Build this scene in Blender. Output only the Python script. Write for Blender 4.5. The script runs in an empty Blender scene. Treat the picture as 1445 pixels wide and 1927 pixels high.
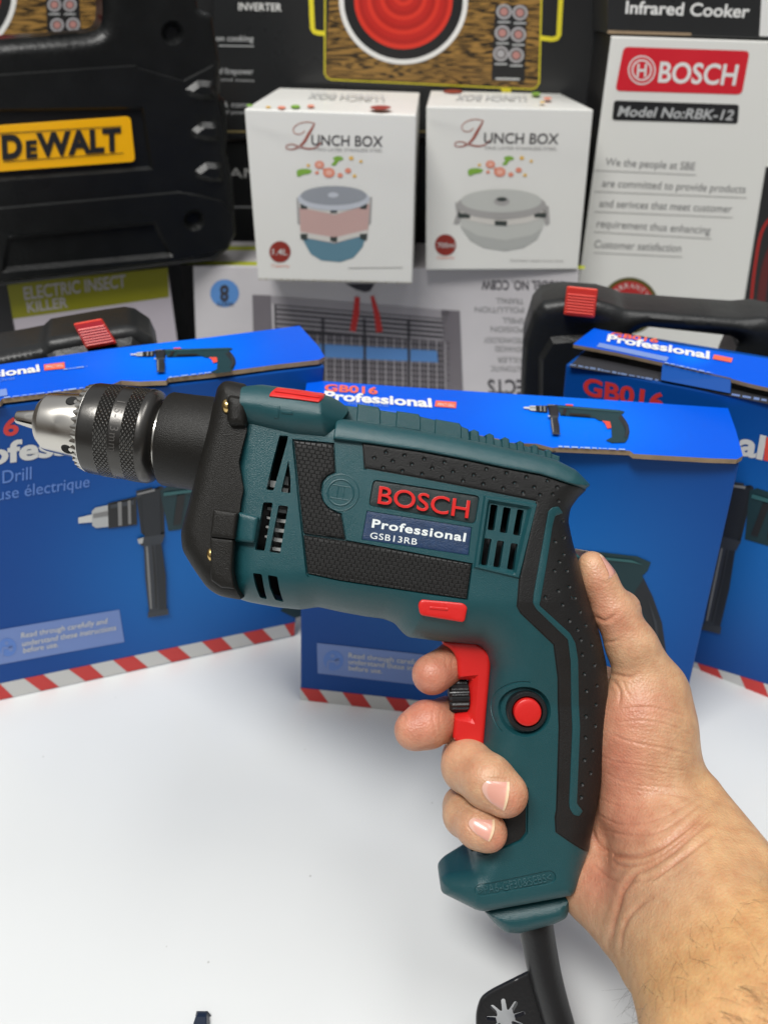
import bpy, bmesh, math, random
import numpy as np
from mathutils import Vector, Matrix
from mathutils.geometry import delaunay_2d_cdt, tessellate_polygon

random.seed(7); rng = np.random.default_rng(7)
scene = bpy.context.scene
COL = scene.collection
PI = math.pi

# ------------------------------------------------------------------ camera (a phone held over the table)
FPX, CX, CY = 1450.0, 722.5, 963.5          # focal length and centre of the survey photo, in its pixels
CAM_H, PITCH = 0.458, math.radians(34)
CAM = np.array([0, 0, CAM_H])
AX = np.array([1.0, 0, 0]); AU = np.array([0, math.sin(PITCH), math.cos(PITCH)]); AF = np.array([0, math.cos(PITCH), -math.sin(PITCH)])
cd = bpy.data.cameras.new('camera'); cam = bpy.data.objects.new('camera', cd); COL.objects.link(cam)
cam.location = (0, 0, CAM_H); cam.rotation_euler = (PI / 2 - PITCH, 0, 0)
cd.sensor_fit = 'VERTICAL'; cd.sensor_height = 34.6; cd.sensor_width = 26; cd.lens = 34.6 * FPX / 1927
cd.clip_start = 0.01; cd.clip_end = 50
cd.dof.use_dof = True; cd.dof.focus_distance = 0.362; cd.dof.aperture_fstop = 8.5
scene.camera = cam

def ray(px, py): return (px - CX) / FPX * AX - (py - CY) / FPX * AU + AF
def at_height(px, py, z):
    r = ray(px, py); return CAM + r * ((z - CAM_H) / r[2])

# ------------------------------------------------------------------ materials
MATS = {}
def mat(name, col, rough=0.5, metal=0.0, grain=0.0, gscale=900.0, var=0.0, vscale=40.0, coat=0.0, spec=0.5, sub=0.0):
    if name in MATS: return MATS[name]
    m = bpy.data.materials.new(name); m.use_nodes = True
    nt = m.node_tree; b = nt.nodes['Principled BSDF']
    b.inputs['Base Color'].default_value = (*col, 1); b.inputs['Roughness'].default_value = rough
    b.inputs['Metallic'].default_value = metal; b.inputs['Specular IOR Level'].default_value = spec
    if coat: b.inputs['Coat Weight'].default_value = coat; b.inputs['Coat Roughness'].default_value = 0.12
    tc = nt.nodes.new('ShaderNodeTexCoord')
    if var:
        n = nt.nodes.new('ShaderNodeTexNoise'); n.inputs['Scale'].default_value = vscale; n.inputs['Detail'].default_value = 6
        nt.links.new(tc.outputs['Object'], n.inputs['Vector'])
        mx = nt.nodes.new('ShaderNodeMix'); mx.data_type = 'RGBA'
        mx.inputs[6].default_value = (*[c * (1 - var) for c in col], 1); mx.inputs[7].default_value = (*[min(1, c * (1 + var)) for c in col], 1)
        nt.links.new(n.outputs['Fac'], mx.inputs[0]); nt.links.new(mx.outputs[2], b.inputs['Base Color'])
        mr = nt.nodes.new('ShaderNodeMapRange'); mr.inputs[3].default_value = max(0.02, rough - 0.1); mr.inputs[4].default_value = min(1, rough + 0.1)
        nt.links.new(n.outputs['Fac'], mr.inputs[0]); nt.links.new(mr.outputs[0], b.inputs['Roughness'])
    if grain:
        n = nt.nodes.new('ShaderNodeTexNoise'); n.inputs['Scale'].default_value = gscale; n.inputs['Detail'].default_value = 3
        nt.links.new(tc.outputs['Object'], n.inputs['Vector'])
        bp = nt.nodes.new('ShaderNodeBump'); bp.inputs['Strength'].default_value = grain; bp.inputs['Distance'].default_value = 0.0006
        nt.links.new(n.outputs['Fac'], bp.inputs['Height']); nt.links.new(bp.outputs['Normal'], b.inputs['Normal'])
    MATS[name] = m; return m

def prn(name, col, rough=0.42):      # ink on coated carton
    return mat('ink_' + name, col, rough, var=0.05, vscale=25)

# ------------------------------------------------------------------ objects
def link_mesh(name, verts, faces, mats, parent=None, fm=None, smooth=False, origin=None):
    me = bpy.data.meshes.new(name)
    v = np.asarray(verts, float)
    if origin is not None: v = v - np.asarray(origin)
    me.from_pydata([tuple(p) for p in v], [], [tuple(int(i) for i in f) for f in faces])
    for m in (mats if isinstance(mats, (list, tuple)) else [mats]): me.materials.append(m)
    if fm is not None: me.polygons.foreach_set('material_index', np.asarray(fm, dtype=np.int32))
    if smooth: me.polygons.foreach_set('use_smooth', np.ones(len(me.polygons), dtype=bool))
    me.update()
    o = bpy.data.objects.new(name, me); COL.objects.link(o)
    if parent is not None: o.parent = parent
    return o
def tag(o, label, cat, group=None, kind=None):
    if label: o['label'] = label
    if cat: o['category'] = cat
    if group: o['group'] = group
    if kind: o['kind'] = kind
    return o
def thing(name, loc, label, cat, group=None):
    o = bpy.data.objects.new(name, None); COL.objects.link(o); o.location = loc
    o.empty_display_size = 0.02
    return tag(o, label, cat, group)
def bevel(o, w, seg=2, angle=35):
    m = o.modifiers.new('bevel', 'BEVEL'); m.width = w; m.segments = seg; m.limit_method = 'ANGLE'; m.angle_limit = math.radians(angle)
    m.harden_normals = False
    return o
def autosmooth(o, ang=35):
    me = o.data
    me.polygons.foreach_set('use_smooth', np.ones(len(me.polygons), dtype=bool))
    me.set_sharp_from_angle(angle=math.radians(ang)); return o

# ------------------------------------------------------------------ 2D tools
def seg_dist(P, poly):
    """distance of points (n,2) to a closed polygon, positive inside"""
    P = np.asarray(P, float); A = np.asarray(poly, float); B = np.roll(A, -1, 0)
    best = np.full(len(P), 1e9); ins = np.zeros(len(P), bool)
    for a, b in zip(A, B):
        ab = b - a; L = ab @ ab
        if L < 1e-12: continue
        t = np.clip(((P - a) @ ab) / L, 0, 1)
        d = P - a - t[:, None] * ab
        best = np.minimum(best, (d * d).sum(1))
        c = (a[1] > P[:, 1]) != (b[1] > P[:, 1])
        with np.errstate(divide='ignore', invalid='ignore'):
            xi = a[0] + (P[:, 1] - a[1]) * (b[0] - a[0]) / (b[1] - a[1])
        ins ^= c & (P[:, 0] < xi)
    d = np.sqrt(best); return np.where(ins, d, -d)
def area2(p):
    p = np.asarray(p); q = np.roll(p, -1, 0); return 0.5 * np.sum(p[:, 0] * q[:, 1] - q[:, 0] * p[:, 1])
def ccw(p):
    p = np.asarray(p, float); return p if area2(p) > 0 else p[::-1].copy()
def resample(p, step):
    p = np.asarray(p, float); out = []
    for a, b in zip(p, np.roll(p, -1, 0)):
        n = max(1, int(math.ceil(np.linalg.norm(b - a) / step)))
        for i in range(n): out.append(a + (b - a) * i / n)
    return np.array(out)
def rounded(p, r, n=5):
    """round the corners of a closed polygon"""
    p = np.asarray(p, float); out = []; N = len(p)
    rr = r if hasattr(r, '__len__') else [r] * N
    for i in range(N):
        a, b, c = p[i - 1], p[i], p[(i + 1) % N]
        l1, l2 = np.linalg.norm(a - b), np.linalg.norm(c - b)
        k = min(rr[i], l1 * 0.45, l2 * 0.45)
        if k <= 0: out.append(b); continue
        s, e = b + (a - b) / l1 * k, b + (c - b) / l2 * k
        for j in range(n + 1):
            t = j / n; out.append((1 - t) ** 2 * s + 2 * t * (1 - t) * b + t * t * e)
    return np.array(out)
def spline(p, n=6, closed=True):
    """Catmull-Rom through the points"""
    p = np.asarray(p, float); N = len(p); out = []
    for i in range(N if closed else N - 1):
        g = lambda k: p[k % N] if closed else p[min(max(k, 0), N - 1)]
        a, b, c, d = g(i - 1), g(i), g(i + 1), g(i + 2)
        for j in range(n):
            t = j / n
            out.append(0.5 * ((2 * b) + (c - a) * t + (2 * a - 5 * b + 4 * c - d) * t * t + (3 * b - a - 3 * c + d) * t ** 3))
    if not closed: out.append(p[-1])
    return np.array(out)
def offset(p, d):
    """grow (d>0) a ccw polygon by mitred normals"""
    p = ccw(p); out = []
    for i in range(len(p)):
        a, b, c = p[i - 1], p[i], p[(i + 1) % len(p)]
        e1 = (b - a) / max(1e-9, np.linalg.norm(b - a)); e2 = (c - b) / max(1e-9, np.linalg.norm(c - b))
        n1 = np.array([e1[1], -e1[0]]); n2 = np.array([e2[1], -e2[0]])
        m = n1 + n2; k = m @ n1
        out.append(b + m / max(k, 0.5) * d)
    return np.array(out)
def ellipse(cx, cy, rx, ry, n=40, a0=0, a1=2 * PI, rot=0):
    t = np.linspace(a0, a1, n, endpoint=abs(a1 - a0) < 2 * PI - 1e-6)
    x, y = rx * np.cos(t), ry * np.sin(t); c, s = math.cos(rot), math.sin(rot)
    return np.stack([cx + x * c - y * s, cy + x * s + y * c], 1)
def band(pts, w):
    """open polyline -> strip polygon of width w"""
    p = np.asarray(pts, float); t = np.gradient(p, axis=0); t /= np.linalg.norm(t, axis=1)[:, None]
    n = np.stack([-t[:, 1], t[:, 0]], 1); ww = np.asarray(w, float).reshape(-1, 1) / 2 if hasattr(w, '__len__') else w / 2
    return np.concatenate([p + n * ww, (p - n * ww)[::-1]])

def relief(outline, height, holes=(), loops=(), rings=(), spacing=2.0, step=2.0, extra=None, back=None, skirt=None, hole_depth=5.0):
    """mesh of a height field over an outline: constrained triangulation with the given inner loops and holes.
    back: 'mirror' closes the solid with its mirror image at -z, a number closes it flat at that z; skirt: short side wall only"""
    out = resample(ccw(outline), step)
    V = [tuple(q) for q in out]; E = [(i, (i + 1) % len(out)) for i in range(len(out))]
    hl = []
    for h in holes:
        h = resample(ccw(h), step); hl.append(h); b = len(V)
        V += [tuple(q) for q in h]; E += [(b + i, b + (i + 1) % len(h)) for i in range(len(h))]
    for lp in loops:
        h = resample(ccw(lp), step); d = seg_dist(h, out)
        b = len(V); V += [tuple(q) for q in h]; E += [(b + i, b + (i + 1) % len(h)) for i in range(len(h)) if d[i] > 0.02 and d[(i + 1) % len(h)] > 0.02]
    lo, hi = out.min(0), out.max(0)
    xs = np.arange(lo[0], hi[0], spacing); ys = np.arange(lo[1], hi[1], spacing * 0.866)
    G = np.array([(x + (spacing / 2 if j % 2 else 0), y) for j, y in enumerate(ys) for x in xs])
    d = seg_dist(G, out); far = max(rings) if len(rings) else 0
    G = G[d > max(spacing * 0.5, far * 0.0 + 0.3)]
    pts = [G]
    t = np.roll(out, -1, 0) - np.roll(out, 1, 0); t /= np.linalg.norm(t, axis=1)[:, None] + 1e-12
    nin = np.stack([-t[:, 1], t[:, 0]], 1)
    for r in rings:
        q = out + nin * r; dd = seg_dist(q, out); pts.append(q[abs(dd - r) < 0.12 * r + 0.02])
    if extra is not None and len(extra): pts.append(np.asarray(extra))
    Q = np.concatenate(pts)
    for h in hl: Q = Q[seg_dist(Q, h) < -0.05]
    if len(rings) > 1:                                  # thin the grid where the rings already are dense
        pass
    V += [tuple(q) for q in Q]
    rv, re, rf, *_ = delaunay_2d_cdt([Vector(v) for v in V], E, [], 0, 1e-5)
    P = np.array([(v[0], v[1]) for v in rv])
    F = np.array([f for f in rf if len(f) == 3])
    C = P[F].mean(1); keep = seg_dist(C, out) > 0
    for h in hl: keep &= seg_dist(C, h) < 0
    F = F[keep]
    used = np.unique(F); mp = -np.ones(len(P), int); mp[used] = np.arange(len(used)); P = P[used]; F = mp[F]
    a = P[F[:, 1]] - P[F[:, 0]]; b = P[F[:, 2]] - P[F[:, 0]]
    flip = a[:, 0] * b[:, 1] - a[:, 1] * b[:, 0] < 0
    F[flip] = F[flip][:, ::-1]
    Z = height(P[:, 0], P[:, 1])
    verts = np.column_stack([P, Z]); faces = [tuple(f) for f in F]
    cnt = {}
    for f in faces:
        for i in range(3):
            e = (f[i], f[(i + 1) % 3]); cnt[e] = 1
    bd = [e for e in cnt if (e[1], e[0]) not in cnt]
    is_hole = np.zeros(len(P), bool)
    for h in hl: is_hole |= abs(seg_dist(P, h)) < 1e-3
    n = len(verts); extra_v = []; mpv = {}
    def low(i, z):
        k = (i, z)
        if k not in mpv: mpv[k] = n + len(extra_v); extra_v.append((P[i, 0], P[i, 1], z))
        return mpv[k]
    if back == 'mirror':
        mv = verts.copy(); mv[:, 2] *= -1
        verts = np.concatenate([verts, mv]); faces += [(f[0] + n, f[2] + n, f[1] + n) for f in faces]
        n2 = len(verts)
        ev = []
        for i, j in bd:
            if is_hole[i] and is_hole[j]:
                k = n2 + len(ev); ev += [(*P[j], verts[j, 2] - hole_depth), (*P[i], verts[i, 2] - hole_depth)]; faces.append((j, i, k + 1, k))
            else: faces.append((j, i, i + n, j + n))
        if ev: verts = np.concatenate([verts, np.array(ev)])
    elif back is not None:
        for i, j in bd: faces.append((j, i, low(i, back), low(j, back)))
        verts = np.concatenate([verts, np.array(extra_v)]) if extra_v else verts
    elif skirt is not None:
        ev = []
        for i, j in bd:
            k = n + len(ev); ev += [(*P[j], Z[j] - skirt), (*P[i], Z[i] - skirt)]; faces.append((j, i, k + 1, k))
        if ev: verts = np.concatenate([verts, np.array(ev)])
    return verts, faces

# ------------------------------------------------------------------ lettering (Blender's built-in font)
_txt = {}
def glyphs(s, bold=0.0, extrude=0.0, bev=0.0, space=1.0):
    k = (s, bold, extrude, bev, space)
    if k in _txt: return _txt[k]
    c = bpy.data.curves.new('t', 'FONT'); c.body = s; c.size = 1; c.offset = bold; c.extrude = extrude; c.bevel_depth = bev; c.bevel_resolution = 1
    c.resolution_u = 4; c.space_character = space
    o = bpy.data.objects.new('t', c); me = bpy.data.meshes.new_from_object(o)
    v = np.array([q.co[:] for q in me.vertices]) if len(me.vertices) else np.zeros((0, 3)); f = [tuple(p.vertices) for p in me.polygons]
    bpy.data.objects.remove(o); bpy.data.curves.remove(c); bpy.data.meshes.remove(me)
    _txt[k] = (v, f); return _txt[k]
CAP = glyphs('H')[0][:, 1].max()

class Face:
    """a flat side of a real box: origin, right, up and outward directions in the world"""
    def __init__(s, a, u, n):
        s.a = np.asarray(a, float); s.u = np.asarray(u, float) / np.linalg.norm(u)
        n = np.asarray(n, float); s.n = n / np.linalg.norm(n); s.v = np.cross(s.n, s.u)
    @classmethod
    def upright(c, a, yaw, lean=0):
        y, l = math.radians(yaw), math.radians(lean)
        u = np.array([math.cos(y), math.sin(y), 0]); n = np.cross(u, [0, 0, 1.0])
        return c(a, u, n * math.cos(l) + np.array([0, 0, 1]) * math.sin(l))
    def pt(s, px, py, off=0.0):
        r = ray(px, py); t = ((s.a + s.n * off - CAM) @ s.n) / (r @ s.n); return CAM + r * t
    def uv(s, px, py):
        w = s.pt(px, py) - s.a; return np.array([w @ s.u, w @ s.v])
    def w(s, u, v, off=0.0): return s.a + s.u * u + s.v * v + s.n * off
    def at(s, off): return Face(s.a + s.n * off, s.u, s.n)

class Print:
    """flat artwork on one face, gathered into one mesh"""
    def __init__(s, face): s.f = face; s.V = []; s.F = []; s.M = []; s.mats = []
    def _m(s, m):
        if m not in s.mats: s.mats.append(m)
        return s.mats.index(m)
    def poly(s, pts, m, lay=1):
        b = len(s.V); P = [s.f.pt(x, y, lay * 0.00018) for x, y in pts]
        uv = [Vector((*s.f.uv(x, y), 0)) for x, y in pts]
        s.V += P; k = s._m(m)
        for t in tessellate_polygon([uv]):
            i, j, l = t; a = (uv[j] - uv[i]).cross(uv[l] - uv[i]).z
            s.F.append((b + i, b + j, b + l) if a > 0 else (b + i, b + l, b + j)); s.M.append(k)
        return s
    def text(s, st, p0, p1, top, m, lay=2, bold=0.0, space=1.0):
        v, f = glyphs(st, bold, space=space); v = v.copy(); x0, x1 = v[:, 0].min(), v[:, 0].max()
        A = s.f.pt(*p0, lay * 0.00018); B = s.f.pt(*p1, lay * 0.00018); T = s.f.pt(*top, lay * 0.00018)
        b = len(s.V); s.V += [A + (B - A) * ((q[0] - x0) / (x1 - x0)) + (T - A) * (q[1] / CAP) for q in v]
        k = s._m(m)
        for q in f: s.F.append(tuple(b + i for i in q)); s.M.append(k)
        return s
    def build(s, name, parent, origin):
        return link_mesh(name, s.V, s.F, s.mats, parent, s.M, origin=origin)

# ------------------------------------------------------------------ shared materials of the background
KRAFT = mat('kraft_cardboard', (0.30, 0.215, 0.13), 0.85, grain=0.5, gscale=400, var=0.35, vscale=90)
WHITE = prn('white', (0.72, 0.72, 0.70)); BLACKI = prn('black', (0.012, 0.012, 0.013), 0.4)
RED = prn('red', (0.60, 0.035, 0.03)); BRIGHTRED = prn('bright_red', (0.70, 0.07, 0.045))
LIGHTBLUE = prn('pale_blue', (0.16, 0.25, 0.55)); TEXTBLUE = prn('text_blue', (0.10, 0.22, 0.60))
PWHITE = prn('paper_white', (0.62, 0.62, 0.60)); GREYI = prn('grey', (0.22, 0.22, 0.22)); SILVERI = prn('silver', (0.46, 0.47, 0.47))
DARKTEAL = prn('dark_teal', (0.006, 0.034, 0.042)); DARKGREY = prn('dark_grey', (0.013, 0.016, 0.021)); MIDGREY = prn('mid_grey', (0.034, 0.040, 0.050))
ORANGERED = prn('orange_red', (0.75, 0.12, 0.06))

def blue_print(name, centre, radius):
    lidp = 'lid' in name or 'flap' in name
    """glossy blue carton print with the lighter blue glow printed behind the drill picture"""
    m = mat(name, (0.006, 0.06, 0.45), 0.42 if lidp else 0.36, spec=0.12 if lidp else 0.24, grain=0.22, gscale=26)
    nt = m.node_tree; b = nt.nodes['Principled BSDF']; tc = nt.nodes.new('ShaderNodeTexCoord')
    vm = nt.nodes.new('ShaderNodeVectorMath'); vm.operation = 'DISTANCE'; vm.inputs[1].default_value = centre
    nt.links.new(tc.outputs['Object'], vm.inputs[0])
    mr = nt.nodes.new('ShaderNodeMapRange'); mr.interpolation_type = 'SMOOTHSTEP'; mr.inputs[1].default_value = 0.0; mr.inputs[2].default_value = radius; mr.inputs[3].default_value = 1; mr.inputs[4].default_value = 0
    nt.links.new(vm.outputs['Value'], mr.inputs[0])
    n = nt.nodes.new('ShaderNodeTexNoise'); n.inputs['Scale'].default_value = 30
    nt.links.new(tc.outputs['Object'], n.inputs['Vector'])
    m1 = nt.nodes.new('ShaderNodeMix'); m1.data_type = 'RGBA'; m1.inputs[6].default_value = (0.0, 0.085, 0.62, 1) if lidp else (0.002, 0.060, 0.285, 1); m1.inputs[7].default_value = (0.0, 0.15, 0.80, 1) if lidp else (0.010, 0.15, 0.50, 1)  # brighter blue on lids: the stronger light on top is put into the colour
    nt.links.new(mr.outputs[0], m1.inputs[0]); nt.links.new(m1.outputs[2], b.inputs['Base Color'])
    return m

# ------------------------------------------------------------------ table
tv = [(-1.3, -0.9, 0), (1.3, -0.9, 0), (1.3, 1.6, 0), (-1.3, 1.6, 0), (-1.3, -0.9, -0.03), (1.3, -0.9, -0.03), (1.3, 1.6, -0.03), (-1.3, 1.6, -0.03)]
TABLEM = mat('white_table_sheet', (0.645, 0.66, 0.66), 0.22, var=0.02, vscale=9, grain=0.05, gscale=22, spec=0.5)
table = link_mesh('table_top', tv, [(0, 1, 2, 3), (7, 6, 5, 4), (0, 4, 5, 1), (1, 5, 6, 2), (2, 6, 7, 3), (3, 7, 4, 0)], TABLEM)
table['kind'] = 'structure'
nt = TABLEM.node_tree; vz = nt.nodes.new('ShaderNodeTexVoronoi'); vz.inputs['Scale'].default_value = 34; tcv = nt.nodes.new('ShaderNodeTexCoord'); nt.links.new(tcv.outputs['Object'], vz.inputs['Vector'])
cr = nt.nodes.new('ShaderNodeValToRGB'); cr.color_ramp.elements[0].position = .018; cr.color_ramp.elements[0].color = (.45, .43, .40, 1); cr.color_ramp.elements[1].position = .03; cr.color_ramp.elements[1].color = (1, 1, 1, 1)
nt.links.new(vz.outputs['Distance'], cr.inputs[0]); mm = nt.nodes.new('ShaderNodeMix'); mm.data_type = 'RGBA'; mm.blend_type = 'MULTIPLY'; mm.inputs[0].default_value = .55
pb = nt.nodes['Principled BSDF']; src = pb.inputs['Base Color'].links[0].from_socket; nt.links.new(src, mm.inputs[6]); nt.links.new(cr.outputs[0], mm.inputs[7]); nt.links.new(mm.outputs[2], pb.inputs['Base Color'])

def hexa(front, back, name, mats, parent, origin, fm=None, bw=0.0012):
    """closed box from its front and back quads, each BL BR TR TL"""
    v = list(front) + list(back)
    f = [(0, 1, 2, 3), (5, 4, 7, 6), (4, 0, 3, 7), (1, 5, 6, 2), (3, 2, 6, 7), (4, 5, 1, 0)]
    o = link_mesh(name, v, f, mats, parent, fm, origin=origin)
    return bevel(o, bw) if bw else o
def slab(face, pts, thick, name, mats, parent, origin, wob=0.0, lay=0.0):
    """flat panel with a card edge: outline in survey points on the face, thickness downwards"""
    P = [face.pt(x, y, lay) for x, y in pts]; n = len(P)
    uv = [Vector((*face.uv(x, y), 0)) for x, y in pts]
    tr = [t if (uv[t[1]] - uv[t[0]]).cross(uv[t[2]] - uv[t[0]]).z > 0 else (t[0], t[2], t[1]) for t in tessellate_polygon([uv])]
    V = P + [p - face.n * thick for p in P]
    F = [tuple(t) for t in tr] + [(t[0] + n, t[2] + n, t[1] + n) for t in tr]; M = [0] * len(tr) + [1] * len(tr)
    cw = area2(np.array([(q.x, q.y) for q in uv])) < 0
    for i in range(n):
        j = (i + 1) % n; F.append((i, j, j + n, i + n) if cw else (j, i, i + n, j + n)); M.append(1)
    return link_mesh(name, V, F, mats, parent, M, origin=origin)

# a small picture of the drill, as printed on its cartons: x from tip (0) to tail (1), y up
ART = [(DARKGREY, [(.235, .062), (.33, .09), (.345, .085), (.345, -.12), (.30, -.14), (.25, -.09)]),
       (DARKTEAL, [(.33, .07), (.36, .085), (.52, .075), (.95, .055), (1.0, .035), (.985, .0), (.965, -.02), (1.0, -.10), (1.03, -.2), (1.04, -.32), (1.02, -.45), (.99, -.52), (.86, -.54), (.80, -.50), (.86, -.44), (.86, -.25), (.84, -.16), (.74, -.15), (.70, -.11), (.36, -.10)]),
       (DARKGREY, [(.97, -.03), (1.0, -.10), (1.03, -.2), (1.04, -.32), (1.02, -.42), (.985, -.42), (1.0, -.3), (.97, -.19), (.93, -.09)]),
       (BRIGHTRED, [(.42, .083), (.49, .08), (.49, .105), (.42, .107)]),
       (BRIGHTRED, [(.77, -.15), (.85, -.16), (.86, -.27), (.82, -.29), (.80, -.2)]),
       (DARKTEAL, [(.44, .03), (.62, .02), (.62, -.05), (.46, -.05)]),
       (BLACKI, [(.12, .052), (.235, .062), (.235, -.055), (.12, -.052)]),
       (SILVERI, [(.055, .03), (.07, .042), (.12, .045), (.12, -.045), (.07, -.042), (.055, -.03)]),
       (PWHITE, [(.0, .012), (.055, .016), (.055, -.016), (.0, -.012)]),
       (GREYI, [(.06, .018), (.12, .02), (.12, .0), (.06, .0)]),
       (MIDGREY, [(.235, .085), (.30, .09), (.30, .06), (.235, .055)]),
       (prn('teal_light', (0.03, 0.12, 0.125)), [(.345, .06), (.52, .055), (.93, .038), (.97, .022), (.93, .028), (.52, .042), (.345, .046)]), (BLACKI, [(.40, .04), (.43, .04), (.41, -.08), (.38, -.08)]), (BLACKI, [(.45, -.05), (.66, -.055), (.66, -.085), (.455, -.08)]), (MIDGREY, [(.13, .045), (.225, .05), (.225, .03), (.13, .028)]), (MIDGREY, [(.98, -.1), (1.01, -.2), (1.02, -.32), (1.0, -.42), (.992, -.42), (1.008, -.32), (1.0, -.2)]), (GREYI, [(.16, .05), (.175, .051), (.175, -.048), (.16, -.047)]), (GREYI, [(.2, .05), (.212, .051), (.212, -.048), (.2, -.047)]),
       (DARKGREY, [(.255, .075), (.33, .08), (.33, -.13), (.265, -.13)]),
       (MIDGREY, [(.235, -.11), (.345, -.11), (.335, -.145), (.25, -.145)]),
       (MIDGREY, [(.26, -.14), (.33, -.14), (.345, -.28), (.345, -.43), (.275, -.43), (.262, -.28)]),
       (DARKGREY, [(.305, -.15), (.33, -.15), (.345, -.28), (.345, -.42), (.315, -.42)]),
       (MIDGREY, [(.27, -.42), (.35, -.42), (.352, -.445), (.268, -.445)]), (GREYI, [(.268, -.15), (.276, -.15), (.282, -.28), (.286, -.41), (.279, -.41), (.272, -.28)]), (GREYI, [(.24, .075), (.31, .082), (.31, .072), (.24, .066)]), (BLACKI, [(.292, -.15), (.298, -.15), (.306, -.28), (.306, -.41), (.30, -.41), (.298, -.28)]), (SILVERI, [(.235, -.115), (.26, -.112), (.255, -.135), (.24, -.135)])]
def drill_picture(pr, o, ux, uy, lay=2):
    o, ux, uy = np.array(o, float), np.array(ux, float), np.array(uy, float)
    for k, (m, p) in enumerate(ART):
        pr.poly([o + ux * x + uy * y for x, y in p], m, lay + k * 0.4)

def stripes(pr, up0, up1, lo0, lo1, reds):
    """red slanted bars on a white band: reds = (upper x0, upper x1, lower x0, lower x1)"""
    U = lambda x: (x, up0[1] + (up1[1] - up0[1]) * (x - up0[0]) / (up1[0] - up0[0]))
    L = lambda x: (x, lo0[1] + (lo1[1] - lo0[1]) * (x - lo0[0]) / (lo1[0] - lo0[0]))
    pr.poly([up0, up1, lo1, lo0], PWHITE, 1)
    for a, b, c, d in reds: pr.poly([U(a), U(b), L(d), L(c)], RED, 2)

def instruction_label(pr, quad, icon, r, lines, cap):
    pr.poly(quad, LIGHTBLUE, 2)
    pr.poly(ellipse(*icon, r, r), TEXTBLUE, 3)
    pr.poly(band(spline([(icon[0] - r * .55, icon[1] + r * .9), (icon[0] - r * .5, icon[1] + r * .1), (icon[0] + r * .05, icon[1] + r * .1), (icon[0] + r * .55, icon[1] - r * .15)], 5, False), r * .22), LIGHTBLUE, 4)
    pr.poly(ellipse(icon[0] - r * .1, icon[1] - r * .45, r * .2, r * .2, 16), LIGHTBLUE, 4)
    pr.poly(ellipse(icon[0] + r * .35, icon[1] + r * .15, r * .25, r * .32, 16), LIGHTBLUE, 4)
    for s, a, b in lines: pr.text(s, a, b, (a[0], a[1] - cap), PWHITE, 4, 0.008)

def carton_shell(front, back, name, blue, parent, origin):
    return hexa(front, back, name, [blue, KRAFT], parent, origin)

def worn_edge(face, pts, parent, origin, w=0.0011, name='worn_edge', m=None):
    """whitened crease along a carton edge, broken into short rubbed spots"""
    V, F = [], []
    P = [face.pt(*p, 0.0006) for p in pts]
    for a, b in zip(P[:-1], P[1:]):
        L = np.linalg.norm(b - a); t = 0
        while t < L:
            l = min(rng.uniform(0.002, 0.007), L - t); ww = w * rng.uniform(0.3, 0.9)
            p, q = a + (b - a) / L * t, a + (b - a) / L * (t + l * 0.75)
            bi = len(V); V += [p - face.v * ww, q - face.v * ww, q + face.v * ww, p + face.v * ww]; F.append((bi, bi + 1, bi + 2, bi + 3)); t += l
    return link_mesh(name, V, F, m or prn('rubbed_blue', (0.30, 0.42, 0.70), 0.35), parent, origin=origin)

# ------------------------------------------------------------------ blue drill carton, middle
f = Face.upright(at_height(565.5, 1317, 0), -8.5, 6)
BL, BR, TR, TL = f.pt(565.5, 1317), f.pt(1272, 1398), f.pt(1393, 864), f.pt(566, 797)
org = (BL + BR) / 2; t = thing('drill_carton', org, 'closed blue drill carton standing behind the held drill, between the two other blue cartons', 'carton', 'blue drill cartons on the table')
u = (TR - TL) / np.linalg.norm(TR - TL); top = Face(TL, u, np.cross(u, np.cross([0, 0, 1.0], u)))
dep = np.cross([0, 0, 1.0], u); bk = [top.pt(578, 718), top.pt(1368, 770)]
fr = [BL, BR, TR, TL]; ba = [BL + dep * 0.1, BR + dep * 0.1, bk[1] - top.n * 0.003, bk[0] - top.n * 0.003]
fr[2] = fr[2] - top.n * 0.003; fr[3] = fr[3] - top.n * 0.003
carton_shell(fr, ba, 'carton_body', blue_print('blue_print_middle', tuple(f.pt(1000, 1120) - org), 0.16), t, org)
pr = Print(f)
stripes(pr, (564.6, 1294), (1277, 1372), (565.5, 1317), (1272, 1397.5), [(564, 600, 582, 618.6)] + [(644 + i * 81, 682 + i * 81, 662 + i * 81, 699.5 + i * 81) for i in range(8)])
pr.build('warning_stripe', t, org); pr = Print(f)
instruction_label(pr, [(596.5, 1210), (836, 1236), (838, 1295), (598, 1267)], (627.5, 1243), 19,
    [('Read through carefully and', (656, 1237.5), (826, 1255)), ('understand these instructions', (656, 1249), (838, 1268)), ('before use.', (656, 1261), (719, 1267.5))], 9)
pr.build('instruction_label', t, org); pr = Print(f)
drill_picture(pr, (725, 1040), (500, 35), (-25, -480))
pr.build('drill_picture', t, org)
lid = [(566, 795), (640, 800), (760, 808), (900, 819), (938, 826), (952, 833), (1010, 835), (1040, 843), (1046, 842), (1184, 848), (1192, 854), (1260, 858), (1330, 862), (1386, 864), (1397, 858), (1384, 810), (1369, 768), (1180, 755), (960, 741), (760, 728), (578, 715), (572, 752)]
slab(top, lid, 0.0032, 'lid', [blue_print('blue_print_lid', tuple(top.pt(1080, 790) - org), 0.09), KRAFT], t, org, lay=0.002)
tp = top.at(0.0022); pr = Print(tp)
pr.text('GB016', (610.6, 735), (710.6, 741.5), (612, 723), ORANGERED, 2, 0.03)
pr.text('Professional', (609, 751), (813, 766), (611, 736), WHITE, 2, 0.035)
pr.poly([(820, 753.6), (858.8, 756.5), (857.6, 767.8), (817.6, 764.7)], ORANGERED, 2)
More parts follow.
